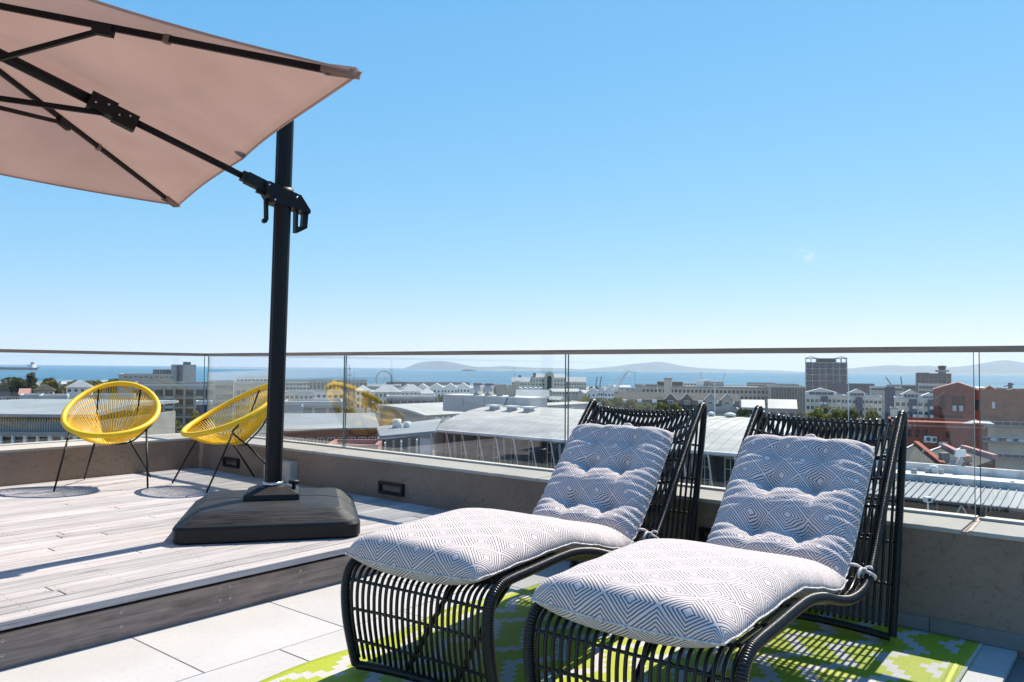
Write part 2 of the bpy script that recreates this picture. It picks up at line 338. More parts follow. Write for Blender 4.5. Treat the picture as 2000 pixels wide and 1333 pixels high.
deck = struct(MB().box((.6, (YD+YI)/2+.04, -.115), (6.8, YI-YD-.08, .14)).build('deck', simple('deck_underside', (.012, .011, .010), .9)))
fascia = MB().box((.5, YD+.028, -.122), (7.0, .022, .138)).build('fascia', M_FASCIA, deck)
m = MB(); m.disc((0, 0, 0), (0, 1, 0), .0062, .004, 10); m.disc((0, -.0025, 0), (0, 1, 0), .0030, .002, 8, 1); sm_ = m.mesh("screw", [simple("screw_zinc", (.62, .57, .50), .5, .2, 30), M_BLACK], False)
for x, y in [(5,1252),(4,1281),(237,1196),(237,1224),(430,1148),(430,1173),(449,1145),(449,1168),(587,1115),(587,1137)]:
    q = onp(x, y, 1, YD+.016); o = link('screw', sm_, fascia, (q[0], YD+.016, q[2]))
PW = .0985; nrow = int(round((YI-YD)/PW)); PW = (YI-YD)/nrow; nails = MB()
for r in range(nrow):
    x = -2.6+random.uniform(-1.2, 0); yc = YD+PW*(r+.5)
    while x < XI-.02:
        L = random.choice((2.25, 2.7, 3.15, 3.6, 4.05)); xe = min(x+L, XI-.006)
        if XI-xe < .3: xe = XI-.006
        w = PW-.0078; l = xe-x-.004; h = .034; b = .003; mm = MB()
        rings = [(0, -h), (0, -b), (b, 0)]; pts = []
        for d, z in rings: pts += [(-l/2+d, -w/2+d, z), (l/2-d, -w/2+d, z), (l/2-d, w/2-d, z), (-l/2+d, w/2-d, z)]
        fs_ = [(3, 2, 1, 0), (8, 9, 10, 11)]+[(i*4+k, i*4+(k+1) % 4, i*4+4+(k+1) % 4, i*4+4+k) for i in range(2) for k in range(4)]
        mm.add(pts, fs_); o = mm.build('plank', M_WOOD, deck); z = random.uniform(-.0016, .0006)
        o.location = ((x+xe)/2, yc+random.uniform(-.0008, .0008), z); o.rotation_euler = (random.uniform(-.004, .004), 0, random.uniform(-.0006, .0006))
        if xe > .6:
            js = [x+.03, xe-.03]+[q*.45-3+.2 for q in range(17) if x+.12 < q*.45-2.8 < xe-.12]
            for q in js:
                for s_ in (-1, 1): nails.disc((q+random.uniform(-.006, .006), yc+s_*w*.3+random.uniform(-.004, .004), z+.0004), (0, 0, 1), .0024, .0012, 6)
        x = xe+.0005
stuff(nails.build('nail', M_BLACKPLASTIC, deck))

def worn_coping(a, b, parent):                              # cast coping, its arris chipped and uneven
    m = MB(); n = int((b-a)/.02)+2; rs = np.random.RandomState(int(abs(a)*100)+5); J = rs.normal(0, 1, (n, 3)); J = (J+np.roll(J, 1, 0))*.6; ch = (rs.rand(n) < .06)*rs.uniform(.002, .007, n)
    for i, y in enumerate(np.linspace(a, b, n)):
        d = .0022+abs(J[i, 0])*.0012+ch[i]
        m.v += [(XI-.003+J[i, 1]*.0008+ch[i]*.5, y, ZP-.019), (XI-.003+J[i, 1]*.0008, y, ZP-d-.0015), (XI-.003+d, y, ZP+J[i, 2]*.0004), (XO+.003, y, ZP), (XO+.003, y, ZP-.019)]
    m.f = [(i*5+k, i*5+(k+1) % 5, i*5+5+(k+1) % 5, i*5+5+k) for i in range(n-1) for k in range(5)]+[(4, 3, 2, 1, 0), tuple((n-1)*5+k for k in range(5))]
    m.f = [f[::-1] for f in m.f]; m.m = [0]*len(m.f); return m.build('coping', M_COPING, parent)
def parapet(name, label, boxes, cops):
    t_ = thing(name, label, 'wall')
    m = MB()
    for b in boxes: m.box(*b)
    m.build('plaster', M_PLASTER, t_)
    for b in cops: MB().box(*b).build('coping', M_COPING, t_)
    return t_
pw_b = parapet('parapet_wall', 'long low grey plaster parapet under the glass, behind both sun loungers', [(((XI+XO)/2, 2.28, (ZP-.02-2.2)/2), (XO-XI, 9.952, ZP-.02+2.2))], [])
# the coping sits in lengths with a mortar joint between them
for a, b in ((-2.7, .645), (.672, 3.06), (3.066, 5.42), (5.426, YI)):
    worn_coping(a+.0015, b-.0015, pw_b)
MB().box(((XI+XO)/2, .6585, ZP-.013), (XO-XI, .024, .014)).build('mortar_joint', simple('joint_mortar', (.40, .30, .25), .9), pw_b)
for a, b in ((-2.2, -1.34), (-1.336, -.46), (-.456, .402), (.406, .80), (.804, 1.66), (1.664, 2.52), (2.524, 3.38)):
    MB().box((XI-.006, (a+b)/2, ZF+.035), (.012, b-a, .07)).build('skirting_tile', M_SKIRT, pw_b)
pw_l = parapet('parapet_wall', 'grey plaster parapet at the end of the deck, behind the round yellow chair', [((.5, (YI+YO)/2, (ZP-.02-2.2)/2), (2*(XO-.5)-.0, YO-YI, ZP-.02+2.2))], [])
MB().box(((XO-3.5)/2, (YI+YO)/2, ZP-.0095), (XO+3.5, YO-YI+.006, .019)).build('coping', M_COPING, pw_l)

PJ = [-1.74, .655, 3.07, 5.425, YG-.02]
gb = thing('glass_balustrade', 'long glass balustrade with brown timber handrail behind the loungers', 'balustrade', (XG, 0, ZP))
for a, b in zip(PJ[:-1], PJ[1:]):
    g = .013; H = ZR-ZP-.03
    o = MB().box((0, (a+b)/2, H/2+.001), (.012, b-a-2*g, H-.002)).build('glass_pane', M_GLASS, gb)
    for yy in (a+g+.0008, b-g-.0008): MB().box((0, yy+(-.0022 if yy < (a+b)/2 else .0022), H/2+.001), (.0124, .0028, H-.002)).build('pane_edge', M_GLASS_EDGE, gb)
    MB().box((0, (a+b)/2, .007), (.026, b-a-.01, .012)).build('base_bead', simple('sealant', (.32, .33, .33), .5), gb)
for a, b in ((-2.7, 1.05), (1.052, 3.95), (3.952, YG+.03)):
    MB().box((0, (a+b)/2, ZR-ZP-.0145), (.062, b-a, .029)).build('handrail', M_RAIL, gb)
gl_ = thing('glass_balustrade', 'glass balustrade with a thin handrail at the far end of the deck', 'balustrade', (0, YG, ZP))
for a, b in ((-3.4, -.80), (-.80, 1.75), (1.75, XG-.015)):
    g = .012; H = ZR-ZP-.03
    MB().box(((a+b)/2, 0, H/2+.001), (b-a-2*g, .012, H-.002)).build('glass_pane', M_GLASS, gl_)
    for xx in (a+g-.0014, b-g+.0014): MB().box((xx, 0, H/2+.001), (.0028, .0124, H-.002)).build('pane_edge', M_GLASS_EDGE, gl_)
MB().box(((XG-3.5)/2-.017, 0, ZR-ZP-.0145), (XG+3.5-.034, .062, .029)).build('handrail', M_RAIL, gl_)

for (x0, y0, x1, y1), lab in (((742, 941, 790, 968), 'black step light set low in the parapet, right of the umbrella base'), ((438, 893, 468, 914), 'black step light set in the corner wall behind the side-on yellow chair'), ((1368, 1030, 1404, 1060), 'black step light glimpsed between the two loungers')):
    c = onp((x0+x1)/2, (y0+y1)/2, 0, XI); wy = abs(onp(x0, (y0+y1)/2, 0, XI)[1]-onp(x1, (y0+y1)/2, 0, XI)[1]); hz = abs(onp((x0+x1)/2, y0, 0, XI)[2]-onp((x0+x1)/2, y1, 0, XI)[2])*.88
    t_ = thing('step_light', lab, 'wall light', (XI, c[1], c[2]), 0, 'step lights in the parapet')
    m = MB()
    for (cy, cz, dy, dz) in ((0, hz/2-.011, wy, .022), (0, -hz/2+.011, wy, .022), (-wy/2+.012, 0, .024, hz-.044), (wy/2-.012, 0, .024, hz-.044)): m.box((-.011, cy, cz), (.022, dy, dz))
    m.build('housing', M_BLACKPLASTIC, t_); MB().box((-.004, 0, 0), (.008, wy-.048, hz-.044)).build('lens', M_LIGHTGLASS, t_)
c0 = onp(528, 921, 0, XI); c1 = onp(580, 921, 0, XI); top = onp(580, 902, 0, XI)[2]; bot = onp(580, 943, 0, XI)[2]
jb = thing('junction_box', 'painted pale box fixed to the parapet behind the umbrella pole', 'box', (XI, (c0[1]+c1[1])/2, (top+bot)/2))
wy, hz = abs(c0[1]-c1[1]), top-bot
MB().box((-.03, 0, 0), (.06, wy, hz)).build('body', M_WHITEBOX, jb); MB().box((-.065, 0, 0), (.01, wy-.012, hz-.012)).build('cover', M_WHITEBOX, jb)
m = MB(); m.disc((-.071, 0, 0), (1, 0, 0), .009, .006, 8); m.build('lock', M_STEEL, jb)

# ------------------------------------------------------------------ rug
RC = (2.62, 1.608); NX, NY = 70, 60; hx, hy = 1.372, 1.02; m = MB(); pts = []
for k, z in ((1, .006), (0, 0.0015)):
    for i in range(NX+1):
        for j in range(NY+1):
            x = -hx+2*hx*i/NX; y = -hy+2*hy*j/NY; e = max(0, (y/hy-.55)/.45)
            yy = y+e*e*(.035*math.sin(2.6*x+.9)+.012*math.sin(7*x)); zz = z+k*(.003*math.sin(4*x+2*y)**2+e*e*.010*(1+math.sin(7*x+.4))*.5)
            pts.append((x, yy, zz))
n1 = (NX+1)*(NY+1); idx = lambda i, j, k=0: k*n1+i*(NY+1)+j; fs_ = []
for i in range(NX):
    for j in range(NY):
        fs_.append((idx(i, j), idx(i+1, j), idx(i+1, j+1), idx(i, j+1))); fs_.append((idx(i, j+1, 1), idx(i+1, j+1, 1), idx(i+1, j, 1), idx(i, j, 1)))
for i in range(NX): fs_ += [(idx(i, 0, 1), idx(i+1, 0, 1), idx(i+1, 0), idx(i, 0)), (idx(i, NY), idx(i+1, NY), idx(i+1, NY, 1), idx(i, NY, 1))]
for j in range(NY): fs_ += [(idx(0, j), idx(0, j+1), idx(0, j+1, 1), idx(0, j, 1)), (idx(NX, j, 1), idx(NX, j+1, 1), idx(NX, j+1), idx(NX, j))]
m.add(pts, fs_); rug = m.build('outdoor_rug', M_RUG, None, True); rug.location = (RC[0], RC[1], ZF+.0015)
tag(rug, 'lime green and white zigzag outdoor rug under the two loungers', 'rug')

# ------------------------------------------------------------------ sun loungers
LW = .71
PROF = [(.0, .028), (-.022, .10), (-.052, .22), (-.062, .33), (-.045, .40), (.0, .436), (.06, .446), (.2, .45), (.4, .456), (.53, .452), (.68, .425), (.84, .38), (.995, .346), (1.14, .336), (1.26, .352), (1.37, .43), (1.595, .665), (1.78, .85), (1.895, .955), (1.925, .982), (1.952, .978), (1.958, .945), (1.935, .83), (1.87, .60), (1.78, .30), (1.69, .028)]
def sag_amp(f):                                           # f: fraction along the profile
    return np.interp(f, [0, .02, .1, .2, .35, .5, .62, .72, .76, .9, 1], [.0, .008, .03, .05, .05, .045, .055, .078, .07, .03, .004])
def lounger(label):
    t_ = thing('sun_lounger', label, 'sun lounger', (0, 0, 0), 0, 'black wicker loungers on the rug')
    PP = smooth_path(PROF, 200)
    Tn = np.gradient(PP, axis=0); Tn /= np.linalg.norm(Tn, axis=1)[:, None]; NI = np.stack([Tn[:, 1], -Tn[:, 0]], 1)
    fr_ = np.linspace(0, 1, 200); A = sag_amp(fr_)
    # wrapped side rails: the winding is real relief
    big = smooth_path(PROF, 2100)
    for sy in (-1, 1):
        path = np.stack([big[:, 0], np.full(2100, sy*(LW/2-.017)), big[:, 1]], 1)
        k = np.arange(2100) % 5; rr = .0178*(1+np.array([-.11, .02, .06, .05, -.02])[k])
        MB().tube(path, rr, 9).build('side_rail', M_WICKER, t_, True)
    NR = 24
    ys = np.linspace(-1, 1, NR+2)[1:-1]*(LW/2-.017)
    keep = None
    def off(y): return A*(1-(2*y/LW)**2)
    for y in ys:
        o_ = off(y); path = np.stack([PP[:, 0]+NI[:, 0]*o_, np.full(200, y), PP[:, 1]+NI[:, 1]*o_], 1)
        rr = np.where((fr_ > .66) & (fr_ < .74), .0085, .0066)
        MB().tube(path[2:-2], rr[2:-2], 7).build('rod', M_WICKER, t_, True)
    def cross(f, r, name='cross_rod', up=0.0, wrap=True):
        i = int(f*199); yy = np.linspace(-LW/2+.02, LW/2-.02, 150); o_ = A[i]*(1-(2*yy/LW)**2)+up
        path = np.stack([PP[i, 0]+NI[i, 0]*o_, yy, PP[i, 1]+NI[i, 1]*o_], 1)
        ph = (yy+LW/2)/(LW/(NR+1)); rr = r*(1+(.55*np.maximum(0, np.cos(2*math.pi*ph))**6 if wrap else 0))
        MB().tube(path, rr, 6).build(name, M_WICKER, t_, True)
    for f in (.035, .066, .097, .135): cross(f, .0052)
    for f in (.19, .25, .31, .37, .43): cross(f, .0055)
    for f in (.50, .54, .58, .62, .655, .685): cross(f, .0058)
    for f in (.745, .79, .84, .89, .94): cross(f, .0055)
    for i, z in ((0, .03), (199, .03)):                    # rails on the floor, front and rear, wrapped like the sides
        n = 330; yy = np.linspace(-LW/2+.025, LW/2-.025, n); zz = .022+.022*(1-(2*yy/LW)**2); k = np.arange(n) % 5
        path = np.stack([np.full(n, PP[i, 0]+(.004 if i == 0 else -.004)), yy, zz], 1); MB().tube(path, .0165*(1+np.array([-.11, .02, .06, .05, -.02])[k]), 9).build('floor_rail', M_WICKER, t_, True)
    for sy in (-.13, .10):
        MB().tube([(.03, sy, .05), (.24, sy, .25), (.46, sy, .395)], .011, 8).build('brace', M_WICKER, t_, True)
    # --- cushion
    CP = smooth_path([(-.085, .430), (.05, .436), (.3, .440), (.53, .440), (.75, .395), (.95, .345), (1.10, .325), (1.205, .345), (1.30, .405), (1.45, .545), (1.58, .675), (1.735, .83)], 190)
    L = np.concatenate([[0], np.cumsum(np.linalg.norm(np.diff(CP, axis=0), axis=1))]); LT = L[-1]
    Tn2 = np.gradient(CP, axis=0); Tn2 /= np.linalg.norm(Tn2, axis=1)[:, None]
    k_ = np.ones(15)/15; Tn2 = np.stack([np.convolve(np.pad(Tn2[:, q], 7, 'edge'), k_, 'valid') for q in (0, 1)], 1); Tn2 /= np.linalg.norm(Tn2, axis=1)[:, None]
    NO = np.stack([-Tn2[:, 1], Tn2[:, 0]], 1)
    fold = L[np.argmin(np.abs(CP[:, 0]-1.19))]; NW = 56; CW = .625; CY0 = .012
    wv = np.linspace(-1, 1, NW+1)
    rs = np.random.RandomState(3)
    tufts = [(fold+dr, c, dp) for dr, dp in ((.21, .082), (.46, .080), (.615, .034)) for c in (-.105, .105)]
    def height(tt, w):
        x = w*CW/2
        e = (1-np.abs(w)**4.2)**.55; d = min(tt, LT-tt); en = math.sqrt(max(0, 1-(1-min(d/.060, 1))**2))
        if tt < fold: T0 = .088+.016*math.sin(math.pi*min(1, tt/fold))
        else: T0 = .092
        h = T0*e*en
        h = h*(1-.80*math.exp(-((tt-fold)/.040)**2))
        if tt > fold-.02:
            for (tr, c, dp) in tufts:
                r2 = np.sqrt((tt-tr)**2+(x-c)**2); ph_ = np.arctan2(tt-tr, x-c); h = h-dp*np.exp(-(r2/.066)**1.35)*e+.035*dp*np.cos(7*ph_+c*30+tr*11)*np.exp(-((r2-.06)/.035)**2)*e
            for dr, dp in ((.21, .011), (.46, .011), (.615, .004)):
                cr = fold+dr-.020*np.cos(x/.105*math.pi)*np.where(np.abs(x) < .2, 1, .3)
                h = h-dp*np.exp(-((tt-cr)/.026)**2)*e
            for c in (-.105, .105): h = h-.012*np.exp(-((x-c)/.024)**2)*e*en
            h = h+.0055*np.sin((tt+.25*np.abs(x))*2*math.pi/.047+3*np.sin(x*9+tt*5))*np.abs(w)**3*en
            h = h+.0022*np.sin(tt*2*math.pi/.031+x*40)*(1-np.abs(w))*en
        else:
            h = h+.0035*np.sin(tt*31+2*np.sin(x*11))*np.abs(w)**4*en+.004*np.sin(tt*7+x*6)*e
        return np.maximum(h, .0)
    pts = []; uvs = []
    for lay in (1, 0):
        for i in range(190):
            tt = L[i]; w = wv; x = w*CW/2
            dend = min(tt, LT-tt)/.075; round_c = .010*max(0, 1-dend)*np.abs(w)**4          # corners pull in a little
            y = CY0*(1 if tt < fold else 2.2)+x*(1-round_c*.8/(CW/2))*(1.03 if tt < fold*.8 else 1.03-.07*min(1, (tt-fold*.8)/.2)); base = .038 if tt < fold else .030
            sagc = .026*(1-w**2)
            if lay: n_ = base+height(tt, w)-sagc*.35
            else:
                d = min(tt, LT-tt); en = math.sqrt(max(0, 1-(1-min(d/.06, 1))**2)); n_ = base-(.036+sagc)*(1-np.abs(w)**4)**.6*en
            shift = round_c*(1 if tt < LT/2 else -1)
            for k in range(NW+1):
                pts.append((CP[i, 0]+NO[i, 0]*n_[k]+Tn2[i, 0]*shift[k], y[k], CP[i, 1]+NO[i, 1]*n_[k]+Tn2[i, 1]*shift[k])); uvs.append((x[k]+.03+(0 if lay else .0), tt+(0 if lay else 0)))
    n1 = 190*(NW+1); fs_ = []
    # wider underside print so the front drop shows its own row of diamonds
    for i in range(189):
        for k in range(NW):
            a, b, c, d = i*(NW+1)+k, i*(NW+1)+k+1, (i+1)*(NW+1)+k+1, (i+1)*(NW+1)+k
            fs_.append((a, b, c, d)[::-1]); fs_.append((n1+a, n1+b, n1+c, n1+d))
    # weld the rim: reuse top rim vertices for the underside
    P_ = np.array(pts); rep = np.arange(2*n1)
    for i in range(190):
        for k in range(NW+1):
            if i in (0, 189) or k in (0, NW): rep[n1+i*(NW+1)+k] = i*(NW+1)+k
    # unrolled length round the front edge, for the underside print
    arc = np.zeros(2*n1)
    me = bpy.data.meshes.new('cushion'); used = np.unique(rep); new = -np.ones(2*n1, int); new[used] = np.arange(len(used))
    faces = [tuple(int(new[rep[q]]) for q in f) for f in fs_]
    me.from_pydata([tuple(P_[q]) for q in used], [], faces); me.materials.append(M_PRINT)
    ul = me.uv_layers.new(name='UVMap'); U_ = np.array(uvs)
    # the print follows the cloth: lengths measured along the swollen surface
    T3 = P_[:n1].reshape(190, NW+1, 3); B3 = P_[n1:].reshape(190, NW+1, 3); cum = lambda a: np.concatenate([[0], np.cumsum(np.linalg.norm(np.diff(a, axis=0), axis=1))])
    vt, vb = cum(T3[:, NW//2]), cum(B3[:, NW//2]); ut, ub = cum(T3[70]), cum(B3[70]); ut -= ut[NW//2]; ub -= ub[NW//2]
    U_[:n1] = np.stack([np.tile(ut, (190, 1)), np.tile(vt[:, None], (1, NW+1))], -1).reshape(-1, 2)+[.03, 0]
    U_[n1:] = np.stack([np.tile(ub, (190, 1)), np.tile(-vb[:, None], (1, NW+1))], -1).reshape(-1, 2)+[.03, 0]
    luv = np.array([U_[q] if q >= n1 or True else U_[q] for f in fs_ for q in f]); ul.data.foreach_set('uv', luv.ravel())
    me.polygons.foreach_set('use_smooth', [True]*len(me.polygons)); me.update()
    cush = link('cushion', me, t_)
    rim = [i*(NW+1) for i in range(190)]+[189*(NW+1)+k for k in range(1, NW+1)]+[i*(NW+1)+NW for i in range(188, -1, -1)]+[k for k in range(NW-1, 0, -1)]
    MB().tube(P_[rim], .0034, 5, closed=True).build('piping', M_PRINT_P, cush, True)
    # ribbons tied round the rails at the fold, and one at the top edge
    for sy in (-1, 1):
        c = np.array([1.29, sy*(LW/2-.017), .372]); m = MB()
        a = np.linspace(0, 2*math.pi, 15)[:-1]; dirn = np.array([.8, 0, .6]); e1 = np.array([0, 1.0, 0]); e2 = np.cross(dirn, e1)
        m.tube([c+(e1*math.cos(q)+e2*math.sin(q))*.0225+dirn*.004*math.sin(2*q) for q in a], .0065, 6, closed=True)
        kx = c+np.array([-.005, -sy*.018, .024]); m.ball(kx, .010, 0, 8, 6, (1, 1.3, .8))
        for (dx, dy, dz) in ((-.07, -sy*.005, -.015), (.035, sy*.03, -.012), (-.03, -sy*.05, .018)):
            m.tube(smooth_path([kx, kx+np.array([dx*.5, dy*.5, dz*.2+.012]), kx+np.array([dx, dy, dz])], 8), [.004, .005, .006, .006, .007, .007, .006, .004], 5)
        m.build('tie', M_PRINT_P, cush, True)
    m = MB(); c = np.array([1.752, .02, .862]); m.tube(smooth_path([c+[0, -.03, -.012], c+[-.008, -.008, .012], c+[-.004, .02, .008], c+[.006, .04, -.012]], 10), [.006, .008, .010, .011, .009, .008, .010, .011, .009, .006], 5)
    m.build('tie', M_PRINT_P, cush, True)
    return t_
t = NT('canvas_piping'); v = t.coords(); f = t.noise(v, 60, 3); t.color(t.ramp(f, [(.45, (.60, .57, .56)), (.62, (.35, .33, .34))])); t.set(Roughness=.9); M_PRINT_P = t.mat
l1 = lounger('black wicker sun lounger beside the wooden deck, its foot end fully in view')
l1.location = (2.033, 2.072, ZF+.010); l1.rotation_euler = (0, 0, .092)
l2 = copy_tree(l1); l2['label'] = 'black wicker sun lounger standing farther from the deck, nearer to the bare plaster wall'
l2.location = (2.013, 1.174, ZF+.010); l2.rotation_euler = (0, 0, .032)

# ------------------------------------------------------------------ yellow string chairs
def string_chair(label):
    t_ = thing('string_chair', label, 'chair', (0, 0, 0), 0, 'yellow string chairs on the deck')
    tl_ = R(27.3); C0 = np.array([0, .048, .634]); e1 = np.array([1.0, 0, 0]); e2 = np.array([0, math.cos(tl_), math.sin(tl_)]); e3 = np.cross(e1, e2)
    def rp(a, k=1.0):
        w = .350*k; l = .430*k; q = math.cos(a)*w*(1-.04*math.sin(a)); return C0+e1*q+e2*math.sin(a)*l-e3*.030*(math.cos(a)**2)
    n = 1200; aa = np.arange(n)*2*math.pi/n; path = np.array([rp(a) for a in aa]); k = np.arange(n) % 5
    MB().tube(path, .0215*(1+np.array([-.035, .005, .015, .015, 0])[k]), 10, closed=True).build('rim', M_YELLOW, t_, True)
    hub = np.array([0, .10, .345]); rh = .05; hp = [hub+np.array([math.cos(a)*rh, math.sin(a)*rh*.9, .004*math.sin(a)]) for a in np.arange(24)*2*math.pi/24]
    MB().tube(hp, .009, 7, closed=True).build('seat_ring', M_YELLOW, t_, True)
    NCD = 108
    for i in range(NCD):
        a = 2*math.pi*(i+.5)/NCD; p0 = rp(a)-e3*.015; b = a+(.05 if i % 2 else -.05); p1 = hub+np.array([math.cos(b)*rh, math.sin(b)*rh*.9, 0])
        d = p1-p0; mid = (p0+p1)/2; out = np.array([math.cos(a), math.sin(a), 0]); mid = mid+np.array([0, 0, -.030])+out*.018
        MB().tube(smooth_path([p0, mid, p1], 6), .0041, 5).build('cord', M_YELLOW, t_, True)
    m = MB()
    V = [(-.338, -.05, .555), (-.325, -.06, .51), (-.275, -.075, .455), (-.14, .10, .345), (0, .115, .328), (.14, .10, .345), (.275, -.075, .455), (.325, -.06, .51), (.338, -.05, .555)]
    MB().tube(smooth_path(V, 60), .0075, 8).build('seat_frame', M_BLACK, t_, True)
    for sx in (-1, 1):
        q = rp(R(90-sx*30), .985); MB().tube(smooth_path([(sx*.13, .105, .342), (sx*.155, .25, .50), tuple(q)], 16), .0065, 8).build('back_rod', M_BLACK, t_, True)
        MB().tube([(sx*.283, -.075, .462), (sx*.334, -.308, .006)], [.0085, .0075], 8).build('leg', M_BLACK, t_, True)
        MB().tube([(sx*.135, .11, .348), (sx*.262, .388, .006)], [.0085, .0075], 8).build('leg', M_BLACK, t_, True)
    return t_
s1 = string_chair('round yellow string chair facing the camera at the end of the deck')
s1.location = (2.926, 6.694, .0015); s1.rotation_euler = (0, 0, R(-33.4))
s2 = copy_tree(s1); s2['label'] = 'yellow string chair seen from the side, partly behind the umbrella pole'
s2.location = (3.573, 6.012, .0015); s2.rotation_euler = (0, 0, R(-95.7))

# ------------------------------------------------------------------ cantilever umbrella
UB = np.array([2.897, 4.319, 0.0])
um = thing('cantilever_umbrella', 'dusty pink cantilever umbrella on a black pole and square weighted base', 'umbrella', tuple(UB))
def L_(q): return np.array(q, float)-UB
# base: four weights round the pole, rotated with the base
BR = R(-36.3); hB = .52
def tank(sy):                                               # one half of the base, seam along its middle
    g = .0075; lv = [(0, .014), (.012, .0), (.078, .0), (.094, .010), (.101, .026), (.146, .088), (.160, .118), (.170, .21), (.174, .26)]; m = MB()
    for z, ins in lv:
        h = hB-ins; r = max(.035, .085-ins*.25); ring = [(-h, g), (h, g)]
        for a in np.linspace(0, math.pi/2, 7): ring.append((h-r+r*math.cos(a), h-r+r*math.sin(a)))
        for a in np.linspace(math.pi/2, math.pi, 7): ring.append((-h+r+r*math.cos(a), h-r+r*math.sin(a)))
        n = len(ring); m.v += [(x, y*sy, z) for x, y in ring]
    fs_ = []
    for i in range(len(lv)-1):
        for k in range(n): l = (k+1) % n; fs_.append((i*n+k, i*n+l, i*n+n+l, i*n+n+k))
    fs_.append(tuple(range(n-1, -1, -1))); fs_.append(tuple((len(lv)-1)*n+k for k in range(n)))
    if sy < 0: fs_ = [f[::-1] for f in fs_]
    m.f = fs_; m.m = [1 if i//n < 4 and i < (len(lv)-1)*n else 0 for i in range(len(fs_))]
    o = m.build('base_weight', [M_BASE, M_BASE_SIDE], um, False); o.rotation_euler = (0, 0, BR)
for sy in (-1, 1): tank(sy)
m = MB()
for i, (h, z) in enumerate(((.165, .178), (.16, .208), (.085, .245))):
    for a, b in ((-1, -1), (1, -1), (1, 1), (-1, 1)): m.v.append((a*h, b*h, z))
m.f = [(3, 2, 1, 0), (8, 9, 10, 11)]+[(i*4+k, i*4+(k+1) % 4, i*4+4+(k+1) % 4, i*4+4+k) for i in range(2) for k in range(4)]; m.m = [0]*len(m.f)
o = m.build('pole_socket', M_BLACKPLASTIC, um); o.rotation_euler = (0, 0, BR)
MB().tube([(0, 0, .243), (0, 0, .268)], .062, 20).build('collar', M_STEEL, um, True)
m = MB(); m.tube([(.085, -.10, .215), (.085, -.10, .262)], .012, 8); m.tube([(.085, -.10, .258), (.085, -.10, .276)], .034, 12); m.build('knob', M_BLACKPLASTIC, um, True)
lean = R0*.036; PT = 2.645
a = np.arange(28)*2*math.pi/28; m = MB(); nz = 2
for z in (.25, PT):
    for q in a:
        r = .0535*(1-.045*(abs(math.cos(2*q)) > .93)); c = lean*(z-.25)/(PT-.25); m.v.append((c[0]+r*math.cos(q), c[1]+r*math.sin(q), z))
m.f = [(k, (k+1) % 28, 28+(k+1) % 28, 28+k) for k in range(28)]+[tuple(28+k for k in range(28))]; m.m = [0]*len(m.f)
m.build('pole', M_POLE, um, False)
c = lean*1.0; MB().tube([(c[0], c[1], PT), (c[0], c[1], PT+.02)], .057, 20).build('pole_cap', M_BLACKPLASTIC, um, True)
PH = UB+R0*.027+np.array([0, 0, 2.062]); HUB_ = np.array([.960, 4.814, 2.905]); JN = (PH+[0, 0, .07])*.525+(HUB_+[0, 0, -.10])*.475
# canopy
CC = np.array([.960, 4.814]); TH = -.2706; HA = 1.755; ZE, ZH, TI = 2.412, 2.905, -.125
cd = np.array([math.cos(TH), math.sin(TH)]); cl_ = np.array([-math.sin(TH), math.cos(TH)])
HUB = np.array([CC[0], CC[1], ZH])
def cpt(i, j): q = CC+cd*HA*i+cl_*HA*j; return np.array([q[0], q[1], ZE+TI*i])
ring8 = [cpt(1, -1), cpt(1, 0), cpt(1, 1), cpt(0, 1), cpt(-1, 1), cpt(-1, 0), cpt(-1, -1), cpt(0, -1)]
NS, NRD = 18, 22; m = MB(); n = 8*NS
def canopy_pt(s, rr, lift=0.0):
    k = int(s//NS); u = (s % NS)/NS; A_, B_ = ring8[k % 8], ring8[(k+1) % 8]; b = A_*(1-u)+B_*u; sc_ = math.sin(math.pi*u)
    inward = HUB-b; inward[2] = 0; inward /= np.linalg.norm(inward); b = b+inward*.055*sc_*rr**2
    p = HUB*(1-rr)+b*rr; p[2] += -.045*sc_*math.sin(math.pi*rr*.9)-.012*sc_*rr**6+lift; return p
for lift in (0.0, -.0025):
    for r in range(NRD+1):
        rr = .02+.98*r/NRD
        for s in range(n): m.v.append(tuple(L_(canopy_pt(s, rr, lift))))
N1 = (NRD+1)*n; fs_ = []
for r in range(NRD):
    for s in range(n):
        q = (s+1) % n; fs_.append((r*n+s, (r+1)*n+s, (r+1)*n+q, r*n+q)); fs_.append((N1+r*n+q, N1+(r+1)*n+q, N1+(r+1)*n+s, N1+r*n+s))
for s in range(n): q = (s+1) % n; fs_.append((NRD*n+s, N1+NRD*n+s, N1+NRD*n+q, NRD*n+q))
m.f = fs_; m.m = [0]*len(fs_); canopy = m.build('canopy', M_CANOPY, um, True)
m = MB()                                                    # stitched hem round the edge
hem = [L_(canopy_pt(s, 1.0, -.004)) for s in range(n)]; m.tube(hem, .0065, 6, closed=True); m.build('hem', M_CANOPY, canopy, True)
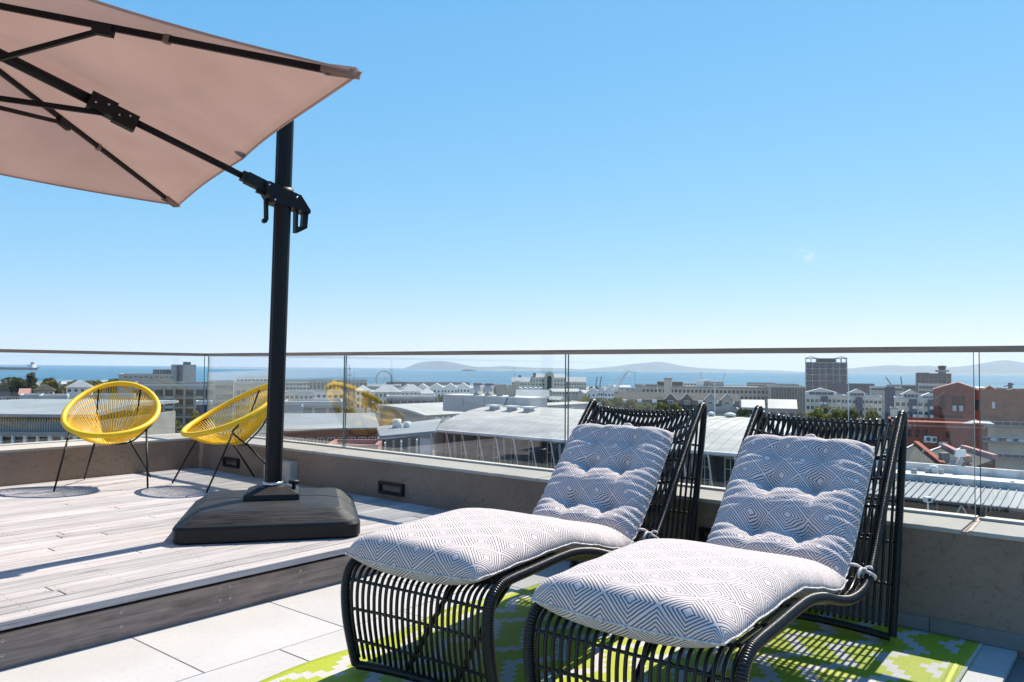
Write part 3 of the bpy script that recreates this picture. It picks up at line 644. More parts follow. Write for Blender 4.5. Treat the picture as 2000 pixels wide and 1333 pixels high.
# vent cap on top of the hub
MB().tube([L_(HUB+[0, 0, -.06]), L_(HUB+[0, 0, .07])], .05, 14).build('hub', M_BLACKPLASTIC, um, True)
lowhub = HUB+np.array([.09, -.02, -.52])
MB().tube([L_(lowhub+[0, 0, -.05]), L_(lowhub+[0, 0, .05])], .055, 14).build('runner', M_BLACKPLASTIC, um, True)
MB().tube([L_(lowhub), L_(HUB)], .022, 10).build('centre_post', M_POLE, um, True)
for k, b in enumerate(ring8):
    a_ = HUB+np.array([0, 0, -.035]); e_ = b*.945+HUB*.055+np.array([0, 0, -.022])
    if k == 1:                                              # the rib over the arm: short, it ends above the joint
        e_ = a_*.93+e_*.07
    rib = MB().bar(L_(a_), L_(e_), .019, .030).build('rib', M_POLE, um)
    if k == 1:
        MB().bar(L_(lowhub), L_(np.array(JN)+[0, 0, -.03]), .018, .028).build('strut', M_POLE, um); continue
    j_ = a_*.48+e_*.52+np.array([0, 0, -.018])
    st = MB().bar(L_(lowhub), L_(j_), .016, .024).build('strut', M_POLE, um)
    d = (e_-a_)/np.linalg.norm(e_-a_); MB().bar(L_(j_-d*.05), L_(j_+d*.05), .034, .050).build('bracket', M_BLACKPLASTIC, st)
    cp_ = e_*.4+a_*.6+np.array([0, 0, -.0]); jj = e_*.66+a_*.34
    MB().bar(L_(jj-d*.014), L_(jj+d*.014), .028, .044).build('fabric_loop', M_CANOPY, rib)
    MB().bar(L_(b*.93+HUB*.07+[0, 0, -.021]), L_(b*.995+HUB*.005+[0, 0, -.010]), .060 if k % 2 == 0 else .04, .034).build('tip_pocket', M_CANOPY, canopy)
# arm from the sliding handle up to the hub
PH = UB+lean*.75+np.array([0, 0, 2.062]); arm_dir = HUB-PH; adh = np.array([arm_dir[0], arm_dir[1], 0]); adh /= np.linalg.norm(adh)
A0 = PH+adh*.075+np.array([0, 0, .055]); A1 = HUB+np.array([0, 0, -.10]); ad = A1-A0
jn = A0+ad*.475; ju = ad/np.linalg.norm(ad)
MB().tube([L_(A0+ju*.10), L_(jn)], .021, 12).build('arm', M_POLE, um, True)
MB().tube([L_(jn), L_(A1)], .031, 12).build('arm_sleeve', M_POLE, um, True)
m = MB(); m.bar(L_(jn-ju*.02), L_(jn+ju*.12), .082, .088); m.bar(L_(jn-ju*.14+[0, 0, -.012]), L_(jn-ju*.015+[0, 0, -.012]), .056, .092); o = m.build('arm_joint', M_BLACKPLASTIC, um)
side = np.cross(ju, [0, 0, 1.0]); side /= np.linalg.norm(side)
for q in (.09, .02, -.04, -.10):
    for sg in (-1, 1): m = MB(); m.disc(L_(jn+ju*q+side*sg*(.042 if q > 0 else .029)+np.array([0, 0, .012*(1 if q in (.02, -.10) else -1)])), side, .0065, .006, 8); m.build('bolt', M_STEEL, o, True)
m = MB(); m.bar(L_(A0+ju*.03), L_(A0+ju*.17), .060, .070); m.bar(L_(A0+ju*.165), L_(A0+ju*.20), .052, .058); m.bar(L_(A0+ju*.04+[0, 0, -.045]), L_(A0+ju*.10+[0, 0, -.048]), .03, .022); m.build('tilt_joint', M_BLACKPLASTIC, um)
# handle body on the pole: plate profile in the plane of the arm, (along arm away from hub, up)
ex = -adh; ey = np.array([0, 0, 1.0]); ez = np.cross(ex, ey)
body = [(-.128, .090), (-.105, .098), (.02, .058), (.10, .036), (.165, -.055), (.163, -.075), (.085, -.055), (.06, -.050), (-.03, -.040), (-.085, -.030), (-.118, .02), (-.132, .065)]
slider = MB().prism(body, L_(PH), ex, ey, ez, .125).build('slider', M_POLE, um)
for (x, z) in ((-.108, .075), (-.07, -.015), (.07, .018)):
    for sg in (-1, 1): m = MB(); m.disc(L_(PH+ex*x+ey*z+ez*sg*.0635), ez, .007, .006, 8); m.build('bolt', M_STEEL, slider, True)
loop = MB()
loop.prism([(.165, -.056), (.158, -.165), (.124, -.170), (.130, -.06)], L_(PH), ex, ey, ez, .05)
loop.prism([(.158, -.1655), (.100, -.200), (.078, -.200), (.078, -.165), (.124, -.157), (.124, -.1655)], L_(PH), ex, ey, ez, .05)
loop.prism([(.096, -.056), (.096, -.164), (.078, -.164), (.078, -.056)], L_(PH), ex, ey, ez, .05); loop.build('handle', M_POLE, um)
m = MB(); q0 = PH+ex*(-.108)+ey*(-.005); m.bar(L_(q0), L_(q0+np.array([0, 0, -.135])+ex*.004), .024, .020); m.disc(L_(q0+np.array([0, 0, -.14])+ex*-.006), ez, .016, .03, 10); m.build('lock_lever', M_BLACKPLASTIC, um)
m = MB(); m.tube([L_(PH+[0, 0, .03]), L_(PH+[0, 0, .075])], .066, 18); m.build('slider_collar', M_BLACKPLASTIC, um, True)
# ------------------------------------------------------------------ ground, sea, far hills
ZSEA = -33.0
def ground_z(d): return -19.0-10.5*max(0, min(1, (d-45)/330))**.8
m = MB(); ds = [-60, 8, 30, 60, 100, 150, 210, 280, 360, 480, 650, 850, 1100, 1300, 1340]; ls = np.linspace(-1500, 1500, 41)
for d in ds:
    for l in ls:
        q = F0*(d+(25*math.sin(l*.013)+40*math.sin(l*.004) if d > 1000 else 0))+R0*l; m.v.append((q[0], q[1], ground_z(d) if d < 1320 else ZSEA-1))
nl = len(ls); m.f = [(i*nl+k, i*nl+k+1, (i+1)*nl+k+1, (i+1)*nl+k) for i in range(len(ds)-1) for k in range(nl-1)]; m.m = [0]*len(m.f)
t = NT('city_ground'); v = t.coords(); n1 = t.noise(v, .012, 6, .65); n2 = t.noise(v, .08, 4)
c = t.ramp(n1, [(.38, (.07, .07, .07)), (.52, (.20, .19, .18)), (.62, (.06, .09, .03))]); c = t.mix(t.ramp(n2, [(.5, 0.0), (.7, .5)]), c, (.30, .29, .27)); t.color(c); t.set(Roughness=.9)
ground = struct(m.build('ground', t.mat, None, True))
t = NT('sea_water'); v = t.coords((1, 1, 1)); n1 = t.noise(t.coords((.0004, .0016, .001), 'Object', (0, 0, -YAW)), 3.0, 6, .6); n2 = t.noise(t.coords((.02, .05, .02)), 1.0, 4, .6)
t.color(t.ramp(n1, [(.35, (.008, .075, .155)), (.65, (.032, .165, .265))])); t.set(Roughness=.35); t.b.inputs['IOR'].default_value = 1.33; t.b.inputs['Specular IOR Level'].default_value = .14; t.bump(n2, .9, 1.5); M_SEA = t.mat
m = MB(); XS = [-24000, -8000, -3000, 0, 3000, 8000, 24000]; YS = [700, 1500, 3000, 7000, 14000, 24500]
for d in YS:
    for l in XS: q = F0*d+R0*l*min(1, d/14000+.25); m.v.append((q[0], q[1], ZSEA))
nl = len(XS); m.f = [(i*nl+k, i*nl+k+1, (i+1)*nl+k+1, (i+1)*nl+k) for i in range(len(YS)-1) for k in range(nl-1)]; m.m = [0]*len(m.f)
struct(m.build('sea', M_SEA))
def hills(name, prof, d, deep, mat, seed=0):                # ridge outline in photo pixels -> a ridge with two slopes at its own distance
    rs = np.random.RandomState(seed); xs = np.array([p[0] for p in prof], float); ys = np.array([p[1] for p in prof], float); X = np.linspace(xs[0], xs[-1], 140)
    Yp = np.interp(X, xs, ys); k = np.ones(5)/5; Yp = np.convolve(np.pad(Yp, 2, 'edge'), k, 'valid'); m = MB(); rows = 9
    for r in range(rows):
        f = r/(rows-1)*2-1
        for i, x in enumerate(X):
            top = at(x, Yp[i], d); h = max(0, top[2]-ZSEA); base = at(x, Yp[i], d+f*deep)
            wob = 1+.16*math.sin(i*.37+r*1.3)+.10*rs.uniform(-1, 1)
            z = ZSEA-.5+h*(1-abs(f)**1.25)*(1 if r == (rows-1)//2 else min(1.0, wob*.93)); m.v.append((base[0], base[1], z))
    n = len(X); m.f = [(r*n+i, r*n+i+1, (r+1)*n+i+1, (r+1)*n+i) for r in range(rows-1) for i in range(n-1)]; m.m = [0]*len(m.f)
    return struct(m.build(name, mat, None, True))
M_HILL = simple('hill_scrub', (.055, .072, .080), .95, .3, .0009); M_SHORE = simple('shore_strip', (.17, .165, .14), .95, .4, .004)
hills('hills', [(780, 722), (800, 716), (815, 709), (835, 706), (862, 705), (885, 708), (905, 713), (930, 717), (960, 717), (985, 715), (1010, 717), (1060, 719), (1110, 720), (1160, 723)], 15500, 1500, M_HILL, 1)
hills('hills', [(1120, 723), (1165, 719), (1200, 716), (1230, 712), (1262, 709), (1284, 706.5), (1305, 709), (1330, 715), (1365, 719), (1430, 722), (1520, 724), (1580, 727)], 19500, 1800, M_HILL, 2)
hills('hills', [(1560, 728), (1640, 722), (1690, 717), (1740, 713), (1780, 716), (1810, 714), (1845, 718), (1880, 716), (1915, 711), (1940, 706), (1962, 703.5), (1985, 706), (2015, 712), (2100, 716), (2200, 722)], 17500, 1700, M_HILL, 3)
hills('hills', [(920, 723), (960, 721.5), (1050, 721.5), (1180, 724), (1320, 725.5), (1500, 727), (1620, 729), (1750, 729.5), (1850, 729), (2000, 730.5), (2150, 734)], 11500, 700, M_SHORE, 4)

# ------------------------------------------------------------------ city building kit
def P_(*a, **k):
    k.setdefault('spec', .2); return simple(*a, **k)
C_CREAM = P_('cream_render', (.66, .59, .46), rough=.8, var=.12, scale=.25, rv=.06); C_WHITE = P_('white_render', (.78, .76, .73), rough=.75, var=.1, scale=.25, rv=.05)
C_GREY = P_('grey_render', (.40, .38, .35), rough=.8, var=.14, scale=.25, rv=.06); C_DGREY = P_('dark_grey_cladding', (.10, .105, .11), rough=.6, var=.2, scale=.3)
C_BEIGE = P_('beige_render', (.60, .50, .385), rough=.8, var=.13, scale=.2, rv=.06); C_BRICK = P_('red_brickwork', (.27, .075, .05), rough=.85, var=.25, scale=.8); C_BROWN = P_('brown_brickwork', (.29, .14, .09), rough=.85, var=.2, scale=.6)
C_CONC = P_('aged_concrete', (.34, .31, .285), rough=.85, var=.2, scale=.3); C_SLATE = P_('slate_roofing', (.045, .05, .052), rough=.85, var=.3, scale=.6); C_BLUEROOF = P_('pale_blue_roofing', (.27, .30, .33), rough=.7, var=.12, scale=.2)
C_WROOF = P_('white_roof_sheeting', (.50, .50, .50), rough=.4, var=.14, scale=.2); C_GROOF = P_('grey_roof_sheeting', (.36, .355, .35), rough=.45, var=.16, scale=.2); C_PINK = P_('pink_coping', (.42, .22, .20), rough=.8, var=.15)
C_NAVY = P_('navy_panel', (.02, .05, .11), rough=.5, var=.2); C_TEAL = P_('teal_panel', (.02, .10, .10), rough=.5); C_DARK = P_('near_black', (.02, .02, .022), rough=.6)  # C_DARK: one even near-black for cowls, cables, cabins, duct mouths, a wall
C_TRIM = P_('white_trim', (.70, .70, .69), rough=.6, var=.06); C_GALV = P_('galvanised_duct', (.42, .42, .42), rough=.35, var=.15, scale=2, metal=.7); C_TAN = P_('tan_duct', (.30, .26, .21), rough=.5)
t = NT('window_glass'); rn = t.rnd(); t.color(t.ramp(rn, [(.2, (.008, .010, .013)), (.8, (.030, .036, .042))])); t.set(Roughness=.15, Specular__IOR__Level=.3); C_PANE = t.mat
C_GREENGLASS = P_('green_glass', (.06, .085, .08), rough=.15, var=.3, scale=.3)
WC = {}
def window_mesh(w, h, frame, pane=None, style=0):
    key = (round(w, 2), round(h, 2), frame.name, (pane or C_PANE).name, style)
    if key not in WC:
        m = MB(); f = max(.06, min(.12, w*.08)); dz = .07
        m.box((0, .02, 0), (w-.02, .05, h-.02), 1)
        for (x, z, sx, sz) in ((0, h/2-f/2, w, f), (0, -h/2+f/2, w, f), (-w/2+f/2, 0, f, h-2*f), (w/2-f/2, 0, f, h-2*f)): m.box((x, -.02, z), (sx, .09, sz), 0)
        if style >= 1: m.box((0, -.015, 0), (f*.7, .07, h-2*f), 0)
        if style >= 2:
            for q in (-.2, .16): m.box((0, -.01, q*h), (w-2*f, .06, f*.6), 0)
        WC[key] = m.mesh('window', [frame, pane or C_PANE])
    return WC[key]
FACE = .92
BZ = math.atan2(R0[1], R0[0])                               # facing the terrace
def bld(name, label, cat, x0, x1, yt, d, deep, wall, roof=None, rot=0.0, win=None, roofh=0.0, roofkind='flat', group=None, band=None, parapet_h=.5, side=True, zb=None):
    """A building whose front spans photo columns x0..x1 with its eaves at row yt, standing at distance d. win: (columns, rows, w, h, first row below eaves, row pitch, frame, style)"""
    xc = (x0+x1)/2; p = at(xc, yt, d); th = math.atan((xc-1000)/FPX)*FACE; w = (x1-x0)/FPX*d/max(.35, math.cos(rot))*math.cos(th); rot -= th; zg = ground_z(d)-1 if zb is None else zb; H = p[2]-zg
    t_ = thing(name, label, cat, (p[0], p[1], zg), BZ+rot, group)
    MB().box((0, deep/2, H/2), (w, deep, H)).build('wall', wall, t_)
    rm = roof or C_GROOF
    if roofkind == 'flat':
        m = MB(); e = .22
        for (cx, cy, sx, sy) in ((0, -.02, w+.3, .3), (0, deep+.02, w+.3, .3), (-w/2, deep/2, .3, deep-.3), (w/2, deep/2, .3, deep-.3)): m.box((cx, cy, H+parapet_h/2-.1), (sx, sy, parapet_h+.2))
        m.box((0, deep/2, H+.04), (w-.35, deep-.35, .09)); m.build('roof', rm, t_)
    elif roofkind == 'gable':                               # ridge runs left to right
        m = MB(); o_ = .4; m.prism([(-o_, H-.1), (-o_, H+.1), (deep/2, H+roofh+.15), (deep+o_, H+.1), (deep+o_, H-.1), (deep/2, H+roofh-.1)], (0, 0, 0), (0, 1, 0), (0, 0, 1), (1, 0, 0), w+.5); m.build('roof', rm, t_)
        MB().prism([(.05, H-.01), (deep/2, H+roofh-.12), (deep-.05, H-.01)], (0, 0, 0), (0, 1, 0), (0, 0, 1), (1, 0, 0), w-.1).build('gable', wall, t_)
    elif roofkind == 'gablefront':                          # gable end faces the terrace
        m = MB(); o_ = .35; m.prism([(-w/2-o_, H-.12), (-w/2-o_, H+.1), (0, H+roofh+.15), (w/2+o_, H+.1), (w/2+o_, H-.12), (0, H+roofh-.12)], (0, deep/2, 0), (1, 0, 0), (0, 0, 1), (0, 1, 0), deep+.7); m.build('roof', rm, t_)
        MB().prism([(-w/2+.05, H-.01), (0, H+roofh-.14), (w/2-.05, H-.01)], (0, deep/2, 0), (1, 0, 0), (0, 0, 1), (0, 1, 0), deep-.1).build('gable', wall, t_)
    elif roofkind == 'hip':
        m = MB(); o_ = .5; i_ = min(w, deep)*.42
        m.add([(-w/2-o_, -o_, H), (w/2+o_, -o_, H), (w/2+o_, deep+o_, H), (-w/2-o_, deep+o_, H), (-w/2+i_, deep/2, H+roofh), (w/2-i_, deep/2, H+roofh), (-w/2-o_, -o_, H-.2), (w/2+o_, -o_, H-.2), (w/2+o_, deep+o_, H-.2), (-w/2-o_, deep+o_, H-.2)],
              [(0, 1, 5, 4), (1, 2, 5), (2, 3, 4, 5), (3, 0, 4), (6, 7, 1, 0), (7, 8, 2, 1), (8, 9, 3, 2), (9, 6, 0, 3), (9, 8, 7, 6)]); m.build('roof', rm, t_)
    if win:
        nc, nr, ww, wh, z0, dz, fr, st = win
        me = window_mesh(ww, wh, fr, None, st)
        for r in range(nr):
            z = H-z0-r*dz
            if z-wh/2 < .3: break
            for c in range(nc):
                x = -w/2+w*(c+.5)/nc; link('window', me, t_, (x, -.012, z))
            if side and abs(rot+th) > .15:
                ns = max(1, int(deep/(w/nc))); sx = -1 if rot < 0 else 1
                for c in range(ns): o = link('window', me, t_, (sx*(w/2+.012), deep*(c+.5)/ns, z), sx*math.pi/2)
    if band:
        bm, rows_ = band
        for z in rows_: MB().box((0, -.10, H-z), (w+.3, .24, .28)).build('string_course', bm, t_)
    t_['_w'] = w; t_['_H'] = H
    return t_
def loc(t_, x, y, z): return (x, y, z)
def balconies(t_, nc, rows, depth, slab, rail, cols=None):
    w, H = t_['_w'], t_['_H']; bw = w/nc*.82; m = MB(); m.box((0, -depth/2, 0), (bw, depth, .2)); sl = m.mesh('balcony', slab)
    m = MB(); m.box((0, -depth+.03, .95), (bw, .05, .06)); m.box((0, -depth+.03, .5), (bw-.1, .025, .75)); rl = m.mesh('balustrade', rail)
    for z in rows:
        for c in (cols or range(nc)):
            b = link('balcony', sl, t_, (-w/2+w*(c+.5)/nc, -.02, H-z)); link('balustrade', rl, b, (0, 0, 0))

# ---- trees: trunk, limbs and a crown of leaf clumps
def leaf_mat(name, c):
    t = NT(name); v = t.coords(); f = t.noise(v, .5, 3); g = t.noise(v, 4, 2)
    cc = t.ramp(f, [(.3, tuple(x*.62 for x in c)), (.7, tuple(min(1, x*1.35) for x in c))]); hs = t.n('ShaderNodeHueSaturation'); t.l(cc, hs.inputs['Color']); t.l(t.math('MULTIPLY_ADD', t.rnd(), .3, .85), hs.inputs['Value'])
    t.color(hs.outputs[0]); t.set(Roughness=.7); tl = t.n('ShaderNodeBsdfTranslucent'); t.l(hs.outputs[0], tl.inputs[0]); mx = t.n('ShaderNodeMixShader'); mx.inputs[0].default_value = .4
    t.l(t.b.outputs[0], mx.inputs[1]); t.l(tl.outputs[0], mx.inputs[2]); t.l(mx.outputs[0], t.out.inputs[0]); return t.mat
M_LEAF = leaf_mat('yellow_green_leaves', (.17, .175, .022)); M_LEAF2 = leaf_mat('dark_leaves', (.055, .070, .022)); M_LEAF3 = leaf_mat('grass_green_leaves', (.10, .125, .03)); M_BARK = simple('bark', (.10, .075, .055), .9, .3, 3)
def crown_mesh(seed, mat, wide, tall, n=2600, leaf=.36):
    rs = np.random.RandomState(seed); m = MB(); lobes = []
    for k in range(15):
        a = rs.uniform(0, 6.28); r = rs.uniform(.1, .72)*wide; z = rs.uniform(.1, .95); rr = wide*rs.uniform(.24, .42)*(1.15-.5*z); lobes.append((math.cos(a)*r*(1-.45*z), math.sin(a)*r*(1-.45*z), (z-.1)*tall*.86+rr*.3, rr))
    for i in range(n):
        l = lobes[rs.randint(len(lobes))]; q = rs.normal(size=3); q /= np.linalg.norm(q); rad = l[3]*(rs.uniform(.55, 1.05)); c = np.array(l[:3])+q*rad*np.array([1, 1, .72])
        nrm = q+rs.normal(size=3)*.7; nrm /= np.linalg.norm(nrm); u = np.cross(nrm, [0, 0, 1.0]) if abs(nrm[2]) < .95 else np.array([1.0, 0, 0]); u /= np.linalg.norm(u); w = np.cross(nrm, u); s = leaf*rs.uniform(.5, 1.2)
        m.v += [tuple(c-u*s), tuple(c+w*s*.55), tuple(c+u*s), tuple(c-w*s*.55)]; o = len(m.v)-4; m.f.append((o, o+1, o+2, o+3)); m.m.append(0)
    me = m.mesh('crown', mat); V = np.array(m.v); me['zt'] = float(np.percentile(V[:, 2], 99.5)); me['zb'] = float(np.percentile(V[:, 2], 1)); me['rd'] = float(np.percentile(np.abs(V[:, :2]), 98)); return me
def trunk_mesh(seed, h):
    rs = np.random.RandomState(seed); m = MB(); m.tube([(0, 0, 0), (.1, .05, h*.5), (0, 0, h)], [.32, .26, .2], 8)
    for k in range(5):
        a = k*1.26+rs.uniform(0, .6); m.tube([(0, 0, h*.8), (math.cos(a)*.9, math.sin(a)*.9, h+1.2), (math.cos(a)*1.9, math.sin(a)*1.9, h+2.4)], [.15, .10, .05], 6)
    return m.mesh('trunk', M_BARK)
CROWNS = {('y', i): crown_mesh(10+i, M_LEAF, 4.2, 5.2) for i in range(3)}; CROWNS.update({('d', i): crown_mesh(30+i, M_LEAF2, 4.2, 6.0) for i in range(3)}); CROWNS.update({('g', i): crown_mesh(50+i, M_LEAF3, 4.0, 4.6) for i in range(2)})
TRUNK = trunk_mesh(5, 3.2)
def tree(label, x, yt, d, wpx, kind='y', group=None, name='tree'):
    global _tk; _tk += 1
    p = at(x, yt, d); zg = ground_z(d)-.3; H = p[2]-zg; w = wpx/FPX*d
    nn = [k for k in CROWNS if k[0] == kind]; me = CROWNS[nn[_tk % len(nn)]]; ks = w/2/me['rd']; crown_h = min(max(w*.72, H*.3), H*.8); kz = crown_h/(me['zt']-me['zb'])
    t_ = thing(name, label, 'tree', (p[0], p[1], zg), random.uniform(0, 6.28), group)
    c = link('crown', me, t_, (0, 0, H-me['zt']*kz)); c.scale = (ks, ks, kz)
    k = link('trunk', TRUNK, t_); k.scale = (ks, ks, (H-crown_h*.45)/5.6); return t_
_tk = 0
# ================================================================== the city, far to near
# --- harbour waterline: quay sheds, hotel, ships
M_HULL = P_('ship_hull', (.012, .014, .022), rough=1.0, spec=0.0)
def ship(label, x0, x1, y, d, hull, kind):
    d = (EYE[2]-ZSEA)*FPX/(y-hor((x0+x1)/2)); p = at((x0+x1)/2, y, d); w = (x1-x0)/FPX*d; t_ = thing(kind, label, 'ship', (p[0], p[1], ZSEA), BZ); k = w
    m = MB(); hh = k*.028
    m.add([(-k/2, -k*.07, hh), (k/2*.86, -k*.07, hh), (k/2, 0, hh*1.25), (k/2*.86, k*.07, hh), (-k/2, k*.07, hh), (-k/2*.96, -k*.06, -1), (k/2*.8, -k*.06, -1), (k/2*.92, 0, -1), (k/2*.8, k*.06, -1), (-k/2*.96, k*.06, -1)],
          [(0, 1, 2, 3, 4), (5, 6, 1, 0), (6, 7, 2, 1), (7, 8, 3, 2), (8, 9, 4, 3), (9, 5, 0, 4)]); m.build('hull', hull, t_); return t_, k, hh
s_, k, hh = ship('long dark tanker lying on the sea at the far left', -70, 77, 723.5, 7000, M_HULL, 'tanker_ship')
MB().box((k*.40, 0, hh+k*.022), (k*.07, k*.09, k*.045)).build('bridge', C_WHITE, s_); MB().box((k*.405, 0, hh+k*.06), (k*.03, k*.03, k*.03)).build('funnel', C_BRICK, s_); MB().box((-.05*k, 0, hh+1), (k*.75, k*.02, 2)).build('deck_pipe', M_HULL, s_)
s_, k, hh = ship('container ship with stacked boxes on the bay below the flat-topped hill', 900, 931, 728, 6000, M_HULL, 'container_ship')
for i, hgt in enumerate((.05, .075, .085, .07, .08, .06)): MB().box((-k*.36+i*k*.12, 0, hh+k*hgt/2), (k*.11, k*.11, k*hgt)).build('container_stack', P_('container_paint_%d' % i, ((.12, .06, .06), (.10, .12, .16), (.18, .14, .10), (.08, .10, .14), (.16, .08, .07), (.12, .12, .13))[i], var=.2, scale=.05), s_)
MB().box((k*.38, 0, hh+k*.075), (k*.06, k*.11, k*.15)).build('bridge', C_WHITE, s_)
for x0, x1, y, lab in ((621, 630, 724.5, 'small red-brown ship on the sea right of the umbrella pole'), (658, 668, 724.5, 'small grey ship on the sea just left of the glass joint')):
    s_, k, hh = ship(lab, x0, x1, y, 6500, C_BRICK if x0 < 640 else C_GREY, 'cargo_ship'); MB().box((-k*.3, 0, hh+k*.1), (k*.2, k*.12, k*.2)).build('bridge', C_WHITE, s_); MB().box((k*.15, 0, hh+k*.04), (k*.5, k*.1, k*.08)).build('cargo', C_GREY, s_)

bld('quay_shed', 'very long dark quay shed along the waterline behind the white gabled sheds', 'shed', 755, 918, 748, 1050, 30, C_DGREY, C_DGREY)
bld('quay_shed', 'long dark breakwater shed at the waterline above the tin roofs', 'shed', 860, 1000, 755, 900, 20, C_DGREY, C_GROOF)
hx0 = bld('grand_hotel', 'cream waterfront hotel with pale blue roofs and a tall arched gable', 'hotel', 1040, 1106, 738, 850, 34, C_CREAM, C_BLUEROOF, 0, (11, 5, 1.9, 2.6, 3.2, 4.4, C_TRIM, 0), 4.0, 'gable', None, (C_TRIM, [2.6, 11.3]))
hw, hH = hx0['_w'], hx0['_H']
def wing(x0, x1, yt, nc):
    a, b = at(x0, yt, 850), at(x1, yt, 850); cx = ((a+b)/2-np.array(hx0.location)); lx = cx@R0; w = (x1-x0)/FPX*850; H = a[2]-hx0.location[2]
    MB().box((lx, 14, H/2), (w-.2, 26, H)).build('wing', C_CREAM, hx0); m = MB(); m.prism([(.6, H), (14, H+5.2), (27.5, H)], (lx, 0, 0), (0, 1, 0), (0, 0, 1), (1, 0, 0), w+.6); m.build('roof', C_BLUEROOF, hx0)
    me = window_mesh(1.7, 2.3, C_TRIM, None, 0)
    for r in range(5):
        for c in range(nc): link('window', me, hx0, (lx-w/2+w*(c+.5)/nc, .98, H-2.6-r*4.2))
wing(999, 1040, 746, 8); wing(1106, 1145, 746, 8)
m = MB(); r_ = 4.6; m.prism([(-5.2, 0), (5.2, 0), (5.2, hH+1)]+[(5.2*math.cos(a), hH+1+5.6*math.sin(a)) for a in np.linspace(.2, math.pi-.2, 9)]+[(-5.2, hH+1)], (0, -1.2, 0), (1, 0, 0), (0, 0, 1), (0, 1, 0), 3.4); m.build('arched_gable', C_CREAM, hx0)
MB().prism([(-2.4, 2), (2.4, 2), (2.4, hH-.4)]+[(2.4*math.cos(a), hH-.4+2.4*math.sin(a)) for a in np.linspace(.2, math.pi-.2, 7)]+[(-2.4, hH-.4)], (0, -2.95, 0), (1, 0, 0), (0, 0, 1), (0, 1, 0), .3).build('arched_window', C_PANE, hx0)
for lx, hh in ((-hw/2+2, 5.0), (-hw/2-14, 2.2)): MB().box((lx, 4, hH+hh/2), (3.4, 3.4, hh)).build('chimney', C_DGREY, hx0)
for (x, y, nm) in ((1165, 736, 'left'), (1173, 736, 'right')):
    p = at(x, y, 950); q = thing('harbour_crane', 'slim dark blue dock crane, the %s one of a pair right of the cream hotel' % nm, 'crane', (p[0], p[1], -31), BZ, 'pair of dock cranes'); H = p[2]+31
    MB().box((0, 0, H*.10), (7, 7, H*.2), 0, 0, .6).build('portal', C_NAVY, q); MB().bar((0, 0, H*.18), (0, 0, H*.5), 3, 3).build('tower', C_NAVY, q); MB().bar((-1, 0, H*.45), (1, 0, H), 1.1, 1.1).build('jib', C_NAVY, q); MB().box((1, 0, H*.33), (5, 4, 4)).build('cab', C_NAVY, q)
q = at(1200, 765, 620); wc = thing('luffing_crane', 'big white luffing crane leaning right over the harbour', 'crane', tuple(q), BZ); L = lambda x, y: np.array([(x-1200)/FPX*620, 0, (765-y)/FPX*620])
for a, b in (((1197, 764), (1223, 727)), ((1203, 764), (1227, 724))): MB().bar(L(*a)+[0, 0, 0], L(*b), .9, .9).build('jib', C_TRIM, wc)
for k in range(7):
    f = (k+.5)/7; MB().bar(L(1197, 764)*(1-f)+L(1223, 727)*f, L(1203, 764)*(1-f-.06)+L(1227, 724)*(f+.06), .45, .45).build('lattice', C_TRIM, wc)
MB().bar(L(1192, 756), L(1222, 722), .35, .35).build('stay', C_TRIM, wc); MB().bar(L(1226, 725), L(1240, 728), .7, .7).build('fly_jib', C_TRIM, wc); MB().bar(L(1240, 728), L(1240, 752), .2, .2).build('cable', C_DARK, wc)
MB().box(L(1191, 759), (5, 4, 5.5)).build('cab', C_WHITE, wc); MB().box(L(1196, 768), (9, 6, 5)).build('base', C_WHITE, wc); MB().bar((0, 0, -12), (0, 0, 0), 3, 3).build('pedestal', C_GREY, wc)
# --- ferris wheel
q = at(750, 741, 1100); fw = thing('ferris_wheel', 'white ferris wheel with small dark cabins against the sea', 'ferris wheel', (q[0], q[1], q[2]), BZ); r_ = 15.2/FPX*1100
for dy in (-.7, .7): MB().tube([(r_*.93*math.cos(a), dy, r_*.93*math.sin(a)) for a in np.arange(36)*math.pi/18], .30, 6, closed=True).build('rim', C_TRIM, fw, True)
for k in range(24):
    a = k*math.pi/12; MB().bar((0, 0, 0), (r_*.93*math.cos(a), .5*(-1)**k, r_*.93*math.sin(a)), .16, .16).build('spoke', C_TRIM, fw)
m = MB(); m.ball((0, 0, 0), .95, 0, 8, 6, (1, .8, 1.1)); cm = m.mesh('cabin', C_DARK)
for k in range(30): a = k*math.pi/15; link('cabin', cm, fw, (r_*math.cos(a), 0, r_*math.sin(a)))
for sx in (-1, 1): MB().bar((0, -1.2, 0), (sx*5.0, -1.6, -r_-6), .35, .35).build('leg', C_TRIM, fw)
MB().bar((0, -1.4, 0), (0, 1.4, 0), .8, .8).build('hub', C_TRIM, fw)
def mast(label, x, yt, d, w, arms=False, mat=None, cat='mast', name='mast'):
    p = at(x, yt, d); zg = ground_z(d)-1; t_ = thing(name, label, cat, (p[0], p[1], zg), BZ); H = p[2]-zg
    MB().tube([(0, 0, 0), (0, 0, H)], [w*.7, w*.4], 8).build('pole', mat or C_TRIM, t_, True)
    return t_, H
t_, H = mast('dark lattice mast with platforms just right of the glass joint', 683, 713, 420, .45, mat=C_DGREY)
for z, w in ((H-2, 1.6), (H-5.5, 2.6), (H-9, 1.8), (H-14, 3.0)): MB().box((0, 0, z), (w, .8, .5)).build('platform', C_DGREY, t_)
MB().bar((2.4, 0, H-20), (2.4, 0, H-4), .25, .25).build('whip_aerial', C_DGREY, t_); MB().bar((0, 0, H-12), (2.4, 0, H-12), .25, .25).build('arm', C_DGREY, t_)
